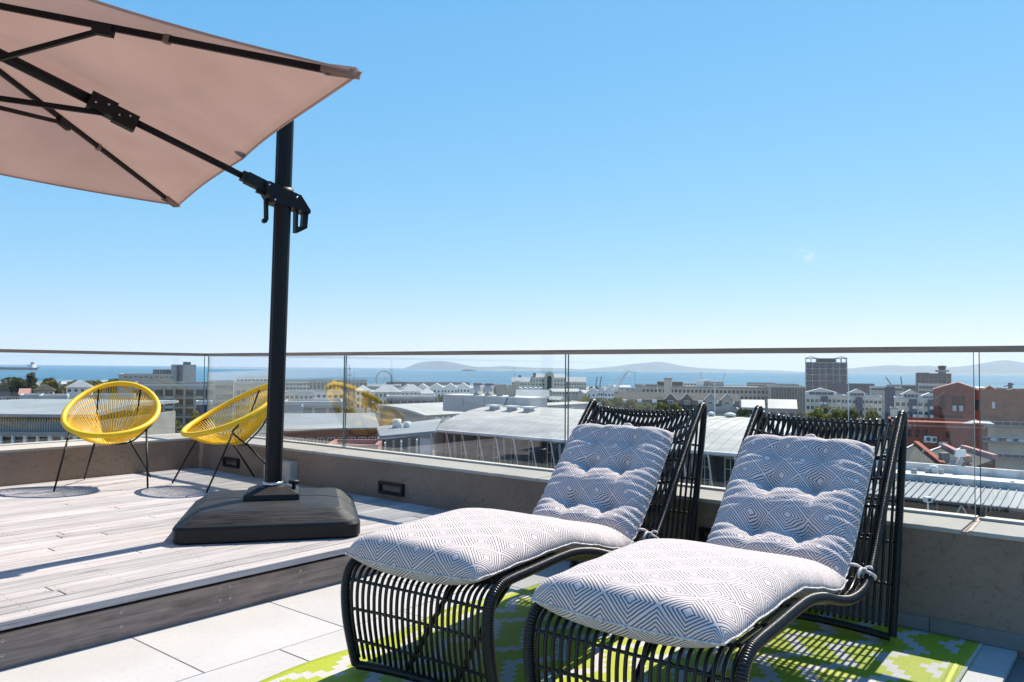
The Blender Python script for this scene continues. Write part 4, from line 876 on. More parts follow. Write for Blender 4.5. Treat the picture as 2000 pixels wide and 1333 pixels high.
for x, y, d, lab in ((1396, 752, 150, 'tall slim white lamp mast standing between the two loungers'), (1284, 753, 300, 'slim white mast left of the long hotel tower'), (1657, 750, 140, 'tall slim white lamp mast in front of the white-gabled flats')):
    t_, H = mast(lab, x, y, d, .16); MB().box((0, 0, H+.12), (.5, .3, .28)).build('lamp_head', C_TRIM, t_)

# --- far and middle blocks
ob = bld('office_block', 'angular grey office block with a taller tower at its right end', 'office', 233, 345, 733, 420, 40, C_GREY, C_GREY, 0, None)
w, H = ob['_w'], ob['_H']; zz = lambda y, d=420: (733-y)/FPX*d; lx = lambda x, d=420: (x-289)/FPX*d
MB().box((lx(353), 12, (H+zz(712))/2), (46/FPX*420, 22, H+zz(712))).build('tower', C_GREY, ob); MB().box((lx(346), .7, (H+zz(713))/2), (10/FPX*420, 1.0, H+zz(713)-.5)).build('tower_recess', C_DGREY, ob)
MB().box((lx(321), 15, H+zz(722)/2), (48/FPX*420, 18, zz(722))).build('glass_floor', C_GREENGLASS, ob)
for k in range(11): MB().box((lx(300+k*4.4), 5.9, H+zz(722)/2), (.16, .2, zz(722)-.4)).build('mullion', C_GREY, ob)
for k in range(10): MB().box((lx(250+k*9.0), -.05, H-1.0-(k % 2)*.2), (1.5, .12, .5)).build('slot_window', C_PANE, ob)
for y in (739, 744): MB().box((0, -.08, H+zz(y)), (w, .12, .16)).build('string_course', C_CONC, ob)
MB().box((lx(359), 8, H+zz(710)), (4, 4, 2)).build('roof_plant', C_DGREY, ob)
ap = bld('apartment_block', 'grey concrete apartment block with deep window bays behind the round chair', 'apartments', 262, 420, 751, 240, 18, C_GREY, C_CONC, 0, (8, 5, 2.2, 1.9, 2.6, 2.9, C_DGREY, 1), band=(C_TRIM, [.2, 4.1, 7.0, 9.9]))
w, H = ap['_w'], ap['_H']
for c in range(9): MB().box((-w/2+w*c/8, -.5, H/2-.6), (.55, 1.0, H-.8)).build('pier', C_CONC, ap)
balconies(ap, 8, [4.1, 7.0, 9.9, 12.8], 1.3, C_CONC, C_GREENGLASS, [1, 2, 4, 5, 7])
for k in range(5): MB().box((-w/2+w*(k+.5)/5, -.9, 4.2), (.5, .5, 8.4)).build('column', C_CONC, ap)
MB().box((0, -1.2, 8.5), (w+1, 3.2, .5)).build('canopy', C_CONC, ap)
bk = bld('balcony_block', 'dark apartment block with long balconies seen through the second yellow chair', 'apartments', 404, 456, 748, 270, 16, C_CONC, C_GROOF, 0, (4, 5, 2.0, 1.7, 2.0, 2.9, C_DGREY, 1)); balconies(bk, 4, [3.2, 6.1, 9.0], 1.5, C_CONC, C_GREENGLASS)
bld('apartment_block', 'beige apartment block with a flat white roof just left of the umbrella pole', 'apartments', 450, 524, 750, 300, 18, C_BEIGE, C_WROOF, 0, (7, 5, 1.6, 1.7, 3.2, 2.9, C_TRIM, 1))
bld('apartment_block', 'long pale apartment row by the sea just left of the umbrella pole', 'apartments', 462, 552, 737, 640, 20, C_WHITE, C_WROOF, 0, (12, 3, 2.0, 1.8, 2.4, 3.2, C_DGREY, 0))
bld('apartment_block', 'white seaside apartment block right of the umbrella pole', 'apartments', 552, 605, 745, 560, 20, C_WHITE, C_GROOF, 0, (8, 3, 1.8, 1.8, 2.2, 3.0, C_DGREY, 0))
hb = bld('seaside_hotel', 'long grey seaside hotel with tall dark window bays behind the reflected chair', 'hotel', 604, 717, 744, 520, 22, C_GREY, C_GROOF, 0, (15, 1, 1.5, 4.6, 3.6, 9, C_DGREY, 1), band=(C_TRIM, [.8]))
for x0, x1, y, d, lab in ((557, 612, 768, 340, 'low white block with a flat roof beside the pole'), (606, 672, 766, 360, 'low white block with two window rows, left of the glass joint')):
    bld('low_block', lab, 'building', x0, x1, y, d, 14, C_WHITE, C_WROOF, 0, (6, 3, 1.4, 1.4, 2.0, 3.0, C_DGREY, 1))
bld('low_block', 'flat white-roofed block with big dark windows above the brick building', 'building', 556, 668, 790, 150, 12, C_GREY, C_WROOF, 0, (4, 1, 2.2, 1.7, 1.5, 3, C_DGREY, 1))
bld('low_block', 'low blue-grey block between the brick building and the pole', 'building', 545, 590, 800, 135, 8, C_BLUEROOF, C_BLUEROOF)
for x0, x1, y, d, rh, lab, nc in ((695, 722, 763, 380, 2.4, 'small white villa with a hipped roof beside the lattice mast', 3), (731, 782, 766, 340, 3.0, 'white villa with a wide hipped roof below the ferris wheel', 6), (783, 824, 765, 360, 3.2, 'white two-storey villa with verandas, left of the tin duct roof', 5), (822, 846, 769, 350, 2.4, 'small white hipped house beside the two-storey villa', 3)):
    bld('villa', lab, 'house', x0, x1, y, d, 9, C_WHITE, C_WROOF, 0, (nc, 3, 1.1, 1.6, 1.5, 3.0, C_GREY, 1), rh, 'hip', 'white villas by the harbour')
for i, (x0, x1, y, d) in enumerate(((780, 812, 761, 560), (812, 840, 760, 570), (838, 868, 759, 575), (866, 894, 759, 580), (892, 918, 758, 590))):
    bld('gabled_shed', ('leftmost white gabled market shed behind the villas', 'second white gabled shed from the left behind the villas', 'middle white gabled shed behind the villas', 'white gabled shed left of the steel ducts', 'white gabled shed hidden partly by the steel ducts')[i], 'shed', x0, x1, y, d, 26, C_WHITE, C_WROOF, 0, (4, 1, 1.5, 1.6, 2.2, 3, C_DGREY, 0), 3.4, 'gablefront', 'white gabled sheds')
bld('office_block', 'low grey flat-roofed building with dark tin strip roofs left of the vaults', 'building', 755, 850, 777, 260, 16, C_CONC, C_WROOF, 0, (7, 1, 2.0, 1.0, 1.5, 3, C_DGREY, 0))
bld('market_hall', 'white hall with a row of small arched vaults beneath the cream hotel', 'hall', 1010, 1062, 763, 520, 20, C_WHITE, C_BLUEROOF, 0, (8, 1, 1.3, 1.4, 2.4, 3, C_DGREY, 0))
mh = bpy.context.scene.objects[-1]
mh = [o for o in col.objects if o.name.startswith('market_hall')][0]; w, H = mh['_w'], mh['_H']
for k in range(5): MB().prism([(math.cos(a)*w/10.6, math.sin(a)*w/12) for a in np.linspace(0, math.pi, 9)], (-w/2+w*(k+.5)/5, 10, H+.3), (1, 0, 0), (0, 0, 1), (0, 1, 0), 19).build('roof_vault', C_WROOF, mh)
bld('white_range', 'long white range with rows of small windows right of the duct roof', 'building', 1008, 1072, 775, 330, 14, C_WHITE, C_BLUEROOF, 0, (14, 2, 1.0, 1.3, 1.6, 2.6, C_DGREY, 1), 2.6, 'gable')
for x0, x1, y, d, lab in ((1146, 1172, 768, 520, 'white-roofed shed right of the glass joint, below the dock cranes'), (1168, 1182, 766, 505, 'narrow white gabled house below the pair of dock cranes'), (1180, 1200, 767, 500, 'white gabled house at the foot of the white crane')):
    bld('gabled_house', lab, 'house', x0, x1, y, d, 14, C_WHITE, C_WROOF, 0, (3, 2, 1.2, 1.4, 1.6, 2.8, C_BLUEROOF, 0), 3.4, 'gablefront')
for x0, x1, y, d, lab, mt in ((1196, 1222, 764, 560, 'pale low shed right of the white crane base', C_WROOF), (1222, 1254, 770, 470, 'teal-roofed low shed beside the long stone hotel', C_TEAL), (1240, 1262, 752, 900, 'grey dockside shed under the crane hook', C_GREY), (1190, 1240, 758, 800, 'pale quay building behind the white crane', C_WHITE)):
    bld('dock_shed', lab, 'shed', x0, x1, y, d, 16, C_GREY, mt, 0, (5, 1, 1.6, 1.2, 1.4, 3, C_DGREY, 0))
# --- long stone hotel in the middle
lh = bld('stone_hotel', 'long beige stone hotel with rows of small windows and a square tower', 'hotel', 1252, 1500, 757, 430, 24, C_BEIGE, C_CONC, 0, (31, 4, 1.5, 1.7, 2.2, 3.3, C_DGREY, 0), band=(C_CONC, [.4, 3.9]))
w, H = lh['_w'], lh['_H']; lx = lambda x: (x-1376)/FPX*430; zz = lambda y: (757-y)/FPX*430
MB().box((lx(1306), 3, (H+zz(741))/2), (15/FPX*430, 7, H+zz(741))).build('tower', C_BEIGE, lh); MB().box((lx(1306), 3, H+zz(740.5)), (17/FPX*430, 7.6, .8)).build('tower_cornice', C_CONC, lh)
for x0, x1, y in ((1262, 1297, 753), (1284, 1335, 747), (1335, 1480, 755.5)): MB().box(((lx(x0)+lx(x1))/2, 13, H+zz(y)/2), (lx(x1)-lx(x0), 14, zz(y))).build('attic', C_DGREY if x1 < 1340 else C_CONC, lh)
for k in range(9): o = link('window', window_mesh(1.3, 1.3, C_DGREY, None, 0), lh, (lx(1288+k*5.2), 5.95, H+zz(751)))
MB().box((lx(1375), 16, H+zz(749)), (7, 6, 3.4)).build('roof_plant', C_WHITE, lh); MB().box((lx(1395), 16, H+zz(750.5)), (11, 6, 2.6)).build('roof_plant', C_GREY, lh)
bld('passenger_ship_top', 'white superstructure of a moored ship showing above the long stone hotel', 'ship', 1335, 1412, 749, 620, 12, C_WHITE, C_WHITE, 0, (12, 1, 1.6, 1.1, 1.4, 3, C_DGREY, 0))
q = [o for o in col.objects if o.name.startswith('passenger_ship_top')][0]; H = q['_H']
MB().bar((-1, 4, H), (-2, 4, H+9), .5, .5).build('mast', C_GREY, q); MB().box((-2, 4, H+2), (6, 4, 4)).build('bridge', C_WHITE, q); MB().bar((14, 4, H), (17, 4, H+8), .4, .4).build('derrick', C_GREY, q)
bld('glass_office', 'grey-green glass office with smooth glazed fronts left of the concrete tower', 'office', 1500, 1572, 757, 400, 26, C_GREENGLASS, C_CONC, 0, None)
q = [o for o in col.objects if o.name.startswith('glass_office')][0]; w, H = q['_w'], q['_H']
for k in range(15): MB().box((-w/2+w*k/14, -.04, H/2), (.12, .12, H)).build('mullion', C_GREY, q)
for z in (2, 5, 8, 11): MB().box((0, -.05, H-z), (w, .1, .3)).build('floor_band', C_DGREY, q)
MB().box((-w/2+.8, -.2, H/2), (1.8, .5, H)).build('end_wall', C_CONC, q)
bld('office_block', 'flat beige office behind the glass office', 'office', 1459, 1515, 750, 520, 20, C_BEIGE, C_CONC, 0, (10, 2, 2.2, 1.4, 1.8, 3, C_DGREY, 0))
bld('office_block', 'low grey office with a set-back attic behind the glass office', 'office', 1515, 1560, 752, 540, 20, C_GREY, C_GROOF, 0, (8, 2, 2.2, 1.4, 1.8, 3, C_DGREY, 0))
# --- concrete grain silo tower
st_ = bld('silo_tower', 'tall concrete tower with gridded bays of faceted windows and open roof frames', 'tower', 1574, 1653, 709, 620, 28, C_CONC, C_CONC, 0, None)
w, H = st_['_w'], st_['_H']; nb = 6; nf = 8; fh = (770-709)/FPX*620/5.2
for c in range(nb+1): MB().box((-w/2+w*c/nb, -.35, H/2), (.9 if c in (0, nb) else .6, .8, H+.4)).build('pier', C_CONC, st_)
for r in range(nf): MB().box((0, -.2, H-r*fh), (w, .5, .7)).build('spandrel', C_CONC, st_)
m = MB(); bw = w/nb-.7; hh = fh-.8
m.add([(-bw/2, 0, -hh/2), (bw/2, 0, -hh/2), (bw/2, 0, hh/2), (-bw/2, 0, hh/2), (0, -.8, 0)], [(0, 1, 4), (1, 2, 4), (2, 3, 4), (3, 0, 4)], 1)
for a, b in (((-bw/2, 0, -hh/2), (0, -.8, 0)), ((bw/2, 0, -hh/2), (0, -.8, 0)), ((bw/2, 0, hh/2), (0, -.8, 0)), ((-bw/2, 0, hh/2), (0, -.8, 0))): m.bar(a, b, .14, .14, 0)
wm_ = m.mesh('window', [C_GREY, P_('silo_glass', (.03, .05, .085), rough=.15, var=.3, scale=.1)])
for r in range(nf-1):
    for c in range(nb):
        if c in (2, 4) and r > 0: o = MB().box((-w/2+w*(c+.5)/nb, -.1, H-(r+.5)*fh), (bw*.8, .2, hh)).build('slot', C_DGREY, st_)
        else: link('window', wm_, st_, (-w/2+w*(c+.5)/nb, -.12, H-(r+.5)*fh))
fh2 = 12/FPX*620
for sx in (-1, 1):
    cx = sx*(w/2-w*.13)
    for dx in (-w*.13, 0, w*.13):
        for dy in (.6, 8): MB().box((cx+dx, dy, H+fh2*.38), (.6, .6, fh2*.76)).build('roof_frame', C_CONC, st_)
    for dy in (.6, 8): MB().bar((cx-w*.15, dy, H+fh2*.72), (cx, dy, H+fh2), .5, .5).build('roof_frame', C_CONC, st_); MB().bar((cx+w*.15, dy, H+fh2*.72), (cx, dy, H+fh2), .5, .5).build('roof_frame', C_CONC, st_)
MB().box((0, 8, H+fh2*.7), (w, 10, .5)).build('roof_slab', C_CONC, st_); MB().box((0, 10, H+fh2*.35), (w*.46, 8, fh2*.6)).build('roof_plant', C_DGREY, st_)
wh = bld('warehouse_wing', 'low dark blue wing with arched glazing at the foot of the concrete tower', 'building', 1624, 1707, 751, 600, 14, C_NAVY, C_DGREY, 0, (12, 2, 2.0, 2.6, 2.4, 3.6, C_BLUEROOF, 1))
ct = bld('control_tower', 'dark office block carrying a round harbour control tower on its roof', 'tower', 1790, 1857, 731, 600, 24, C_DGREY, C_DGREY, 0, (8, 5, 2.2, 1.6, 2.6, 3.4, C_GREY, 0))
H = ct['_H']; w = ct['_w']; cx = (1839-1823.5)/FPX*600; zs = 1/FPX*600
MB().tube([(cx, 8, H), (cx, 8, H+5*zs)], [2.6, 2.6], 12).build('drum', C_CONC, ct); MB().tube([(cx, 8, H+4*zs), (cx, 8, H+8*zs)], [4.6, 4.9], 14).build('gallery', C_GREY, ct)
MB().tube([(cx, 8, H+8*zs), (cx, 8, H+15*zs)], [2.4, 2.9], 12).build('lookout', C_PANE, ct); MB().tube([(cx, 8, H+15*zs), (cx, 8, H+16.5*zs)], [3.2, 2.9], 12).build('cap', C_DGREY, ct); MB().bar((cx, 8, H+16*zs), (cx, 8, H+22*zs), .25, .25).build('antenna', C_GREY, ct)
MB().box((-w*.3, 6, H+.4), (w*.35, 8, 1.2)).build('roof_step', C_DGREY, ct)
for x, y, d, lab in ((1745, 737, 900, 'left dock crane jib over the water right of the concrete tower'), (1754, 736, 900, 'upright dock crane jib over the water right of the concrete tower')):
    p = at(x, y, d); q = thing('dock_crane', lab, 'crane', (p[0], p[1], -31), BZ, 'pair of far dock cranes'); H = p[2]+31; dx = -9 if x < 1750 else 3
    MB().bar((6, 0, 0), (6, 0, H*.25), 2.5, 2.5).build('tower', C_DGREY, q); MB().bar((6, 0, H*.2), (dx, 0, H), .9, .9).build('jib', C_DGREY, q); MB().bar((6, 0, H*.2), (10, 0, H*.5), .6, .6).build('back_stay', C_DGREY, q)
p = at(1973, 748, 620); q = thing('dock_crane', 'dark crane tower above the brown building at the right edge', 'crane', (p[0], p[1], -31), BZ); H = p[2]+31
MB().bar((0, 0, 0), (0, 0, H), 2.2, 2.2).build('tower', C_DGREY, q); MB().box((0, -.3, H-6), (6, 3, 1.2)).build('platform', C_DGREY, q); MB().bar((-5, 0, H-3), (3, 0, H-1), .8, .8).build('jib', C_DGREY, q); MB().box((8, 0, H-12), (10, 4, 4)).build('machinery', C_DGREY, q)
for x0, x1, y, d, m_, lab in ((1700, 1760, 757, 560, C_WHITE, 'white-roofed shed with a red fascia right of the dark blue wing'), (1732, 1800, 753, 700, C_GREENGLASS, 'long dark glazed shed by the water left of the control tower'), (1795, 1850, 752, 500, C_GREY, 'grey terraced office in front of the control tower')):
    bld('dock_office', lab, 'building', x0, x1, y, d, 16, m_, C_WROOF, 0, (8, 2, 1.8, 1.3, 1.8, 3, C_DGREY, 0))
# --- gabled dark waterfront row between the loungers
rw = bld('gabled_row', 'dark waterfront terrace with four small roof gables between the loungers', 'houses', 1204, 1442, 783, 260, 14, C_DGREY, C_SLATE, 0, (22, 2, 1.2, 1.3, 1.6, 2.8, C_GREY, 1), 2.2, 'gable')
w, H = rw['_w'], rw['_H']
for x in (1310, 1341, 1385, 1416):
    cx = (x-1323)/FPX*260; gw = 20/FPX*260
    MB().prism([(-gw/2, -3.5), (gw/2, -3.5), (gw/2, .4), (0, 2.2), (-gw/2, .4)], (cx, -.2, H+.1), (1, 0, 0), (0, 0, 1), (0, 1, 0), 3.2).build('gable', C_SLATE if x < 1350 else C_CONC, rw)
    m = MB(); m.bar((cx-gw/2-.3, -.3, H+.4), (cx, -.3, H+2.45), 3.6, .18, 0, (0, 0, 1)); m.bar((cx+gw/2+.3, -.3, H+.4), (cx, -.3, H+2.45), 3.6, .18, 0, (0, 0, 1)); m.build('gable_roof', C_GROOF, rw); link('window', window_mesh(1.6, 1.2, C_TRIM, None, 1), rw, (cx, -1.83, H-.5))
for k in range(8): MB().box((-w/2+w*(k+.5)/8, -.9, H-.3), (1.6, 1.2, .9)).build('dormer', C_WHITE, rw)
bld('brick_house', 'grey-brown house with white-framed glazing below the dark gabled terrace', 'house', 1372, 1442, 803, 170, 9, C_CONC, C_GROOF, 0, (5, 2, 1.3, 1.8, 1.7, 2.4, C_TRIM, 1))
bld('cottage', 'small white cottage with a white gabled roof and blue windows', 'house', 1450, 1492, 797, 190, 7, C_WHITE, C_WROOF, 0, (4, 1, .9, 1.1, 1.0, 2.4, C_NAVY, 0), 1.7, 'gable')
gh = bld('cottage', 'grey cottage with a pale pitched roof right of the small white one', 'house', 1502, 1555, 799, 180, 8, C_CONC, C_GROOF, 0, (3, 1, 1.1, 1.1, 1.4, 2.4, C_DGREY, 0), 1.9, 'gable')
# --- flats with white gabled roof lights on the right
def flats(label, x0, x1, yt, d, nc, gables, nr=4, wall=None):
    q = bld('apartment_block', label, 'apartments', x0, x1, yt, d, 15, wall or C_CREAM, C_WROOF, 0, (nc, nr, 1.3, 1.5, 2.0, 3.0, C_TRIM, 1), band=(C_TRIM, [.3])); H = q['_H']; xm = (x0+x1)/2
    for (ga, gb, gt) in gables:
        cx = ((ga+gb)/2-xm)/FPX*d; gw = (gb-ga)/FPX*d; gh = (yt-gt)/FPX*d
        o = MB().prism([(-gw/2, 0), (gw/2, 0), (gw/2, gh*.45), (0, gh), (-gw/2, gh*.45)], (cx, 7, H), (1, 0, 0), (0, 0, 1), (0, 1, 0), 8).build('penthouse', C_TRIM, q)
        m = MB()
        for s_ in (-1, 1): m.bar((cx+s_*(gw/2+.5), 7, H+gh*.42), (cx, 7, H+gh+.12), 9.4, .2, 0, (0, 0, 1))
        m.build('penthouse_roof', C_WROOF, q); m = MB(); m.box((cx, 2.9, H+gh*.28), (gw*.85, .1, gh*.44)); m.build('glazing', C_GREENGLASS, q)
        for k in range(5): MB().box((cx-gw*.42+gw*.84*k/4, 2.8, H+gh*.28), (.12, .14, gh*.5)).build('mullion', C_TRIM, q)
        MB().box((cx+gw*.1, -.55, H-4), (2.6, 1.1, 8)).build('blue_bay', C_NAVY, q)
    return q
f1 = flats('cream flats with a broad white gabled penthouse at the foot of the concrete tower', 1574, 1650, 774, 330, 9, [(1578, 1632, 760)]); balconies(f1, 9, [3.4, 6.4], 1.1, C_CREAM, C_TRIM, [3, 4, 7])
f2 = flats('cream flats with a narrow white gabled penthouse beside the tall white lamp mast', 1648, 1722, 776, 325, 9, [(1660, 1690, 762)]); balconies(f2, 9, [3.4, 6.4], 1.1, C_CREAM, C_TRIM, [1, 5, 6])
bld('office_block', 'smooth grey-blue block with a dark vertical glass strip between two rows of flats', 'office', 1702, 1765, 762, 370, 18, C_GREY, C_DGREY, 0, (5, 6, 1.2, 1.5, 3.0, 2.6, C_DGREY, 1))
q = [o for o in col.objects if o.get('label', '').startswith('smooth grey-blue')][0]; H = q['_H']; MB().box((1, -.25, H/2+.8), (4.2, .6, H+1.6)).build('glass_strip', C_NAVY, q)
f3 = flats('cream flats with white-railed penthouses just left of the red brick building', 1748, 1836, 780, 280, 8, [(1766, 1796, 763), (1800, 1828, 769)], 6); balconies(f3, 8, [3.4, 6.4, 9.4], 1.2, C_CREAM, C_TRIM, [3, 4, 6, 7])
bld('stair_tower', 'small cream stair tower at the left foot of the white-railed flats', 'building', 1740, 1753, 799, 270, 6, C_CREAM, C_CONC)
# --- red brick warehouse and its neighbours
rb = thing('brick_warehouse', 'tall red brick warehouse with a stepped gable and dark openings', 'warehouse', tuple(at(1868, 762, 180)*[1, 1, 0]+[0, 0, ground_z(180)-1]), BZ-math.atan((1868-1000)/FPX))
zb_ = ground_z(180)-1; gx = lambda x: (x-1868)/FPX*180*.87; gz = lambda y: at(1868, y, 180)[2]-zb_
MB().prism([(gx(1822), 0), (gx(1914), 0), (gx(1914), gz(766)), (gx(1897), gz(757)), (gx(1871), gz(749)), (gx(1846), gz(756)), (gx(1822), gz(763))], (0, 7, 0), (1, 0, 0), (0, 0, 1), (0, 1, 0), 14).build('wall', C_BRICK, rb)
for (xa, ya), (xb, yb) in (((1820, 763), (1846, 755.5)), ((1846, 755.5), (1871, 748.5)), ((1871, 748.5), (1898, 757)), ((1898, 757), (1916, 766))): MB().bar((gx(xa), 6.9, gz(ya)+.08), (gx(xb), 6.9, gz(yb)+.08), 14.4, .22).build('coping', C_PINK, rb)
for (xa, xb, ya, yb) in ((1835, 1846, 774, 800), (1858, 1884, 774, 805), (1834, 1880, 812, 828), (1900, 1911, 780, 800)):
    fr_ = MB().box(((gx(xa)+gx(xb))/2, -.02, (gz(ya)+gz(yb))/2), (gx(xb)-gx(xa), .12, gz(ya)-gz(yb))).build('opening', C_PANE, rb); n_ = max(1, int((xb-xa)/7))
    for k in range(n_+1): MB().box((gx(xa)+(gx(xb)-gx(xa))*k/n_, -.09, (gz(ya)+gz(yb))/2), (.10, .06, gz(ya)-gz(yb))).build('mullion', C_DGREY, fr_)
for xa in (1860, 1873): MB().box((gx(xa+4), -.16, gz(798)), (gx(xa+8)-gx(xa), .06, gz(793)-gz(804))).build('blind', C_TRIM, rb)
MB().prism([(gx(1826), gz(781)), (gx(1845), gz(768)), (gx(1845), gz(765)), (gx(1826), gz(778))], (0, -.15, 0), (1, 0, 0), (0, 0, 1), (0, 1, 0), .3).build('raking_coping', C_PINK, rb)
bb = bld('brown_block', 'big brown brick block at the right edge with recessed balconies', 'building', 1912, 2140, 768, 155, 18, C_BROWN, C_BROWN, 0, None)
w, H = bb['_w'], bb['_H']; bx = lambda x: (x-2026)/FPX*155; bz = lambda y: H-(y-768)/FPX*155
for (xa, xb, ya) in ((1930, 1964, 769), (1968, 2010, 764)): MB().prism([(bx(xa), 0), (bx(xb), 0), ((bx(xa)+bx(xb))/2, (ya-757)/FPX*155)], (0, 8, H), (1, 0, 0), (0, 0, 1), (0, 1, 0), 12).build('roof', C_BRICK if xa < 1950 else C_SLATE, bb)
MB().box((bx(1953), -.05, bz(794)), (.5, .14, 1.3)).build('slot_window', C_TRIM, bb)
for k, y in enumerate((834, 866, 897)):
    MB().box((bx(1990), -.8, bz(y)), (bx(2050)-bx(1937), 1.7, .28)).build('balcony', C_CONC, bb); MB().box((bx(1995), -.02, bz(y+14)), (bx(2050)-bx(1945), .1, 2.2)).build('opening', C_BEIGE, bb)
    for j in range(7): MB().bar((bx(1940+j*14), -1.6, bz(y)), (bx(1940+j*14), -1.6, bz(y-9)), .06, .06).build('baluster', C_TRIM, bb)
    MB().box((bx(1990), -1.6, bz(y-9)), (bx(2050)-bx(1937), .07, .07)).build('handrail', C_TRIM, bb)
for j, x in enumerate((1953, 1979, 1999)): MB().ball((bx(x), -1.0, bz(862)), .55, 0, 8, 5, (1.3, 1, .7)).build('planter', C_TRIM, bb)
for x in (1960, 1985): MB().bar((bx(x), -1.5, bz(834)), (bx(x), -1.5, bz(866)), .14, .14).build('post', C_CONC, bb)
lw = bld('brick_annexe', 'low red brick annexe with air conditioners on its wall, right of the second lounger', 'building', 1736, 1915, 832, 115, 12, C_BRICK, C_BRICK, 0, None)
w, H = lw['_w'], lw['_H']; ax = lambda x: (x-1825.5)/FPX*115; az = lambda y: H-(y-832)/FPX*115
MB().box((ax(1830), -.10, H-.05), (w, .35, .22)).build('coping', C_PINK, lw); MB().prism([(-1.6, 0), (2.4, 0), (2.4, .5), (0, .6)], (ax(1895), 4, H), (1, 0, 0), (0, 0, 1), (0, 1, 0), 6).build('roof_light', C_GROOF, lw)
for x in (1781, 1796, 1808, 1849): MB().box((ax(x), -.03, az(848)), (.5, .1, 1.0)).build('window', C_PANE, lw)
for i, (x, y, s_, lab) in enumerate(((1811, 858, 1.0, 'left of the two large white air conditioners on the brick annexe'), (1823, 859, 1.0, 'right of the two large white air conditioners on the brick annexe'), (1838, 868, .7, 'left of the two small air conditioners low on the annexe'), (1846, 868, .7, 'right of the two small air conditioners low on the annexe'))):
    p = at(x, y, 114.2); a_ = thing('air_conditioner', lab, 'air conditioner', tuple(p), BZ, 'air conditioners on the annexe'); s2_ = .85*s_
    MB().box((0, 0, 0), (s2_, .35, s2_*1.05)).build('casing', C_TRIM, a_); m = MB(); m.disc((.08*s_, -.185, 0), (0, 1, 0), s2_*.36, .03, 14); m.build('fan_grille', C_DGREY, a_); MB().box((0, .3, -.5*s_), (s2_, .5, .06)).build('bracket', C_GREY, a_)

# saw-tooth slate roofs, dirty flat roof and standing seam roof close below the terrace on the right
def poly3(name, mat, pts, th, parent=None):                 # slab through given points (top face), thickness th downwards
    m = MB(); n = len(pts); pts = [np.array(p, float) for p in pts]; m.v = [tuple(p) for p in pts]+[tuple(p-[0, 0, th]) for p in pts]
    m.f = [tuple(range(n)), tuple(range(2*n-1, n-1, -1))]+[(i, n+i, n+(i+1) % n, (i+1) % n) for i in range(n)]
    nn = np.cross(pts[1]-pts[0], pts[2]-pts[0])
    if nn[2] < 0: m.f = [f[::-1] for f in m.f]
    m.m = [0]*len(m.f); return m.build(name, mat, parent)
sw = thing('sawtooth_roof', 'dark slate saw-tooth roofs with pink party walls below the brick annexe', 'roof', (0, 0, 0))
for i, (A_, B_, Cc, D_) in enumerate((((1740, 893), (1789, 869), (1842, 912), (1768, 912)), ((1806, 886), (1843, 874), (1893, 900), (1846, 915)), ((1858, 884), (1880, 877), (1944, 897), (1900, 913)))):
    a, b = at(*A_, 96), at(*B_, 98); c, d = at(*Cc, 84), at(*D_, 82)
    pl = poly3('roof_slope', C_SLATE, [a, b, c, d], .3, sw)
    MB().bar(b+[0, 0, .12], c+[0, 0, .12], .55, .7).build('party_wall', C_PINK if i else C_BRICK, sw); MB().bar(a+[0, 0, .05], b+[0, 0, .08], .25, .25).build('ridge_flashing', C_TRIM, sw)
    poly3('gable_wall', C_BRICK, [b+[0, 0, -.1], at(B_[0]+22, B_[1]+10, 96), at(B_[0]+30, B_[1]+30, 90), c+[0, 0, -.3]], 3.0, sw)
MB().box(tuple(at(1844, 897, 86)), (.8, .8, 1.4), 0, BZ).build('vent', C_CONC, sw)
for x in (1807, 1817): MB().box(tuple(at(x, 884, 92)), (.55, .3, .5), 0, BZ).build('vent', C_TRIM, sw)
t = NT('dirty_white_roof'); v = t.coords(); n1 = t.noise(v, .7, 6, .65); n2 = t.noise(v, 3, 4)
c = t.ramp(n1, [(.35, (.42, .41, .39)), (.55, (.62, .61, .59))]); c = t.mix(t.ramp(n2, [(.6, 0.0), (.75, .4)]), c, (.30, .26, .22)); t.color(c); t.set(Roughness=.8); M_DIRTY = t.mat
X2 = 47.0
fr = thing('flat_roof', 'dirty white flat roof with vents and a dish, right of the second lounger', 'roof', (0, 0, 0))
a, b = onz(1640, 903, -6.6), onz(2060, 930, -6.6); xr = (a[0]+b[0])/2; e0, e1 = onz(1640, 915, -6.9), onz(2060, 962, -6.9); xf = (e0[0]+e1[0])/2
ya, yb_ = 24.0, -4.0
MB().box(((xf+xr)/2, (ya+yb_)/2, -7.15), (xr-xf, ya-yb_, .5)).build('slab', M_DIRTY, fr); MB().box((xr+.15, (ya+yb_)/2, -6.75), (.4, ya-yb_, .9)).build('upstand', M_DIRTY, fr); MB().box((xf+.1, (ya+yb_)/2, -6.8), (.3, ya-yb_, .22)).build('kerb', M_DIRTY, fr)
MB().box(((xf+xr)/2+1, (ya+yb_)/2, -13.7), (xr-xf-1.5, ya-yb_-.4, 12.5)).build('wall', C_CONC, fr)
for x, y, s_ in ((1785, 927, .6), (1812, 924, .5), (1824, 924, .8), (1838, 926, .5), (1978, 948, .4)): p = onz(x, y, -6.9); MB().tube([p, p+[0, 0, s_*.7]], [s_*.4, s_*.35], 10).build('roof_vent', C_GROOF if s_ < .7 else C_TRIM, fr, True)
p = onz(1866, 922, -6.9); ds_ = thing('satellite_dish', 'pale satellite dish with a white head unit on the dirty flat roof', 'satellite dish', tuple(p), BZ)
MB().tube([(0, 0, 0), (0, 0, .7)], .05, 8).build('mount', C_TRIM, ds_); m = MB(); N_ = 14
for r_, y in ((.02, .10), (.3, .06), (.55, -.06)):
    for k in range(N_): a = 2*math.pi*k/N_; m.v.append((r_*math.cos(a), y-.1, .9+r_*math.sin(a)))
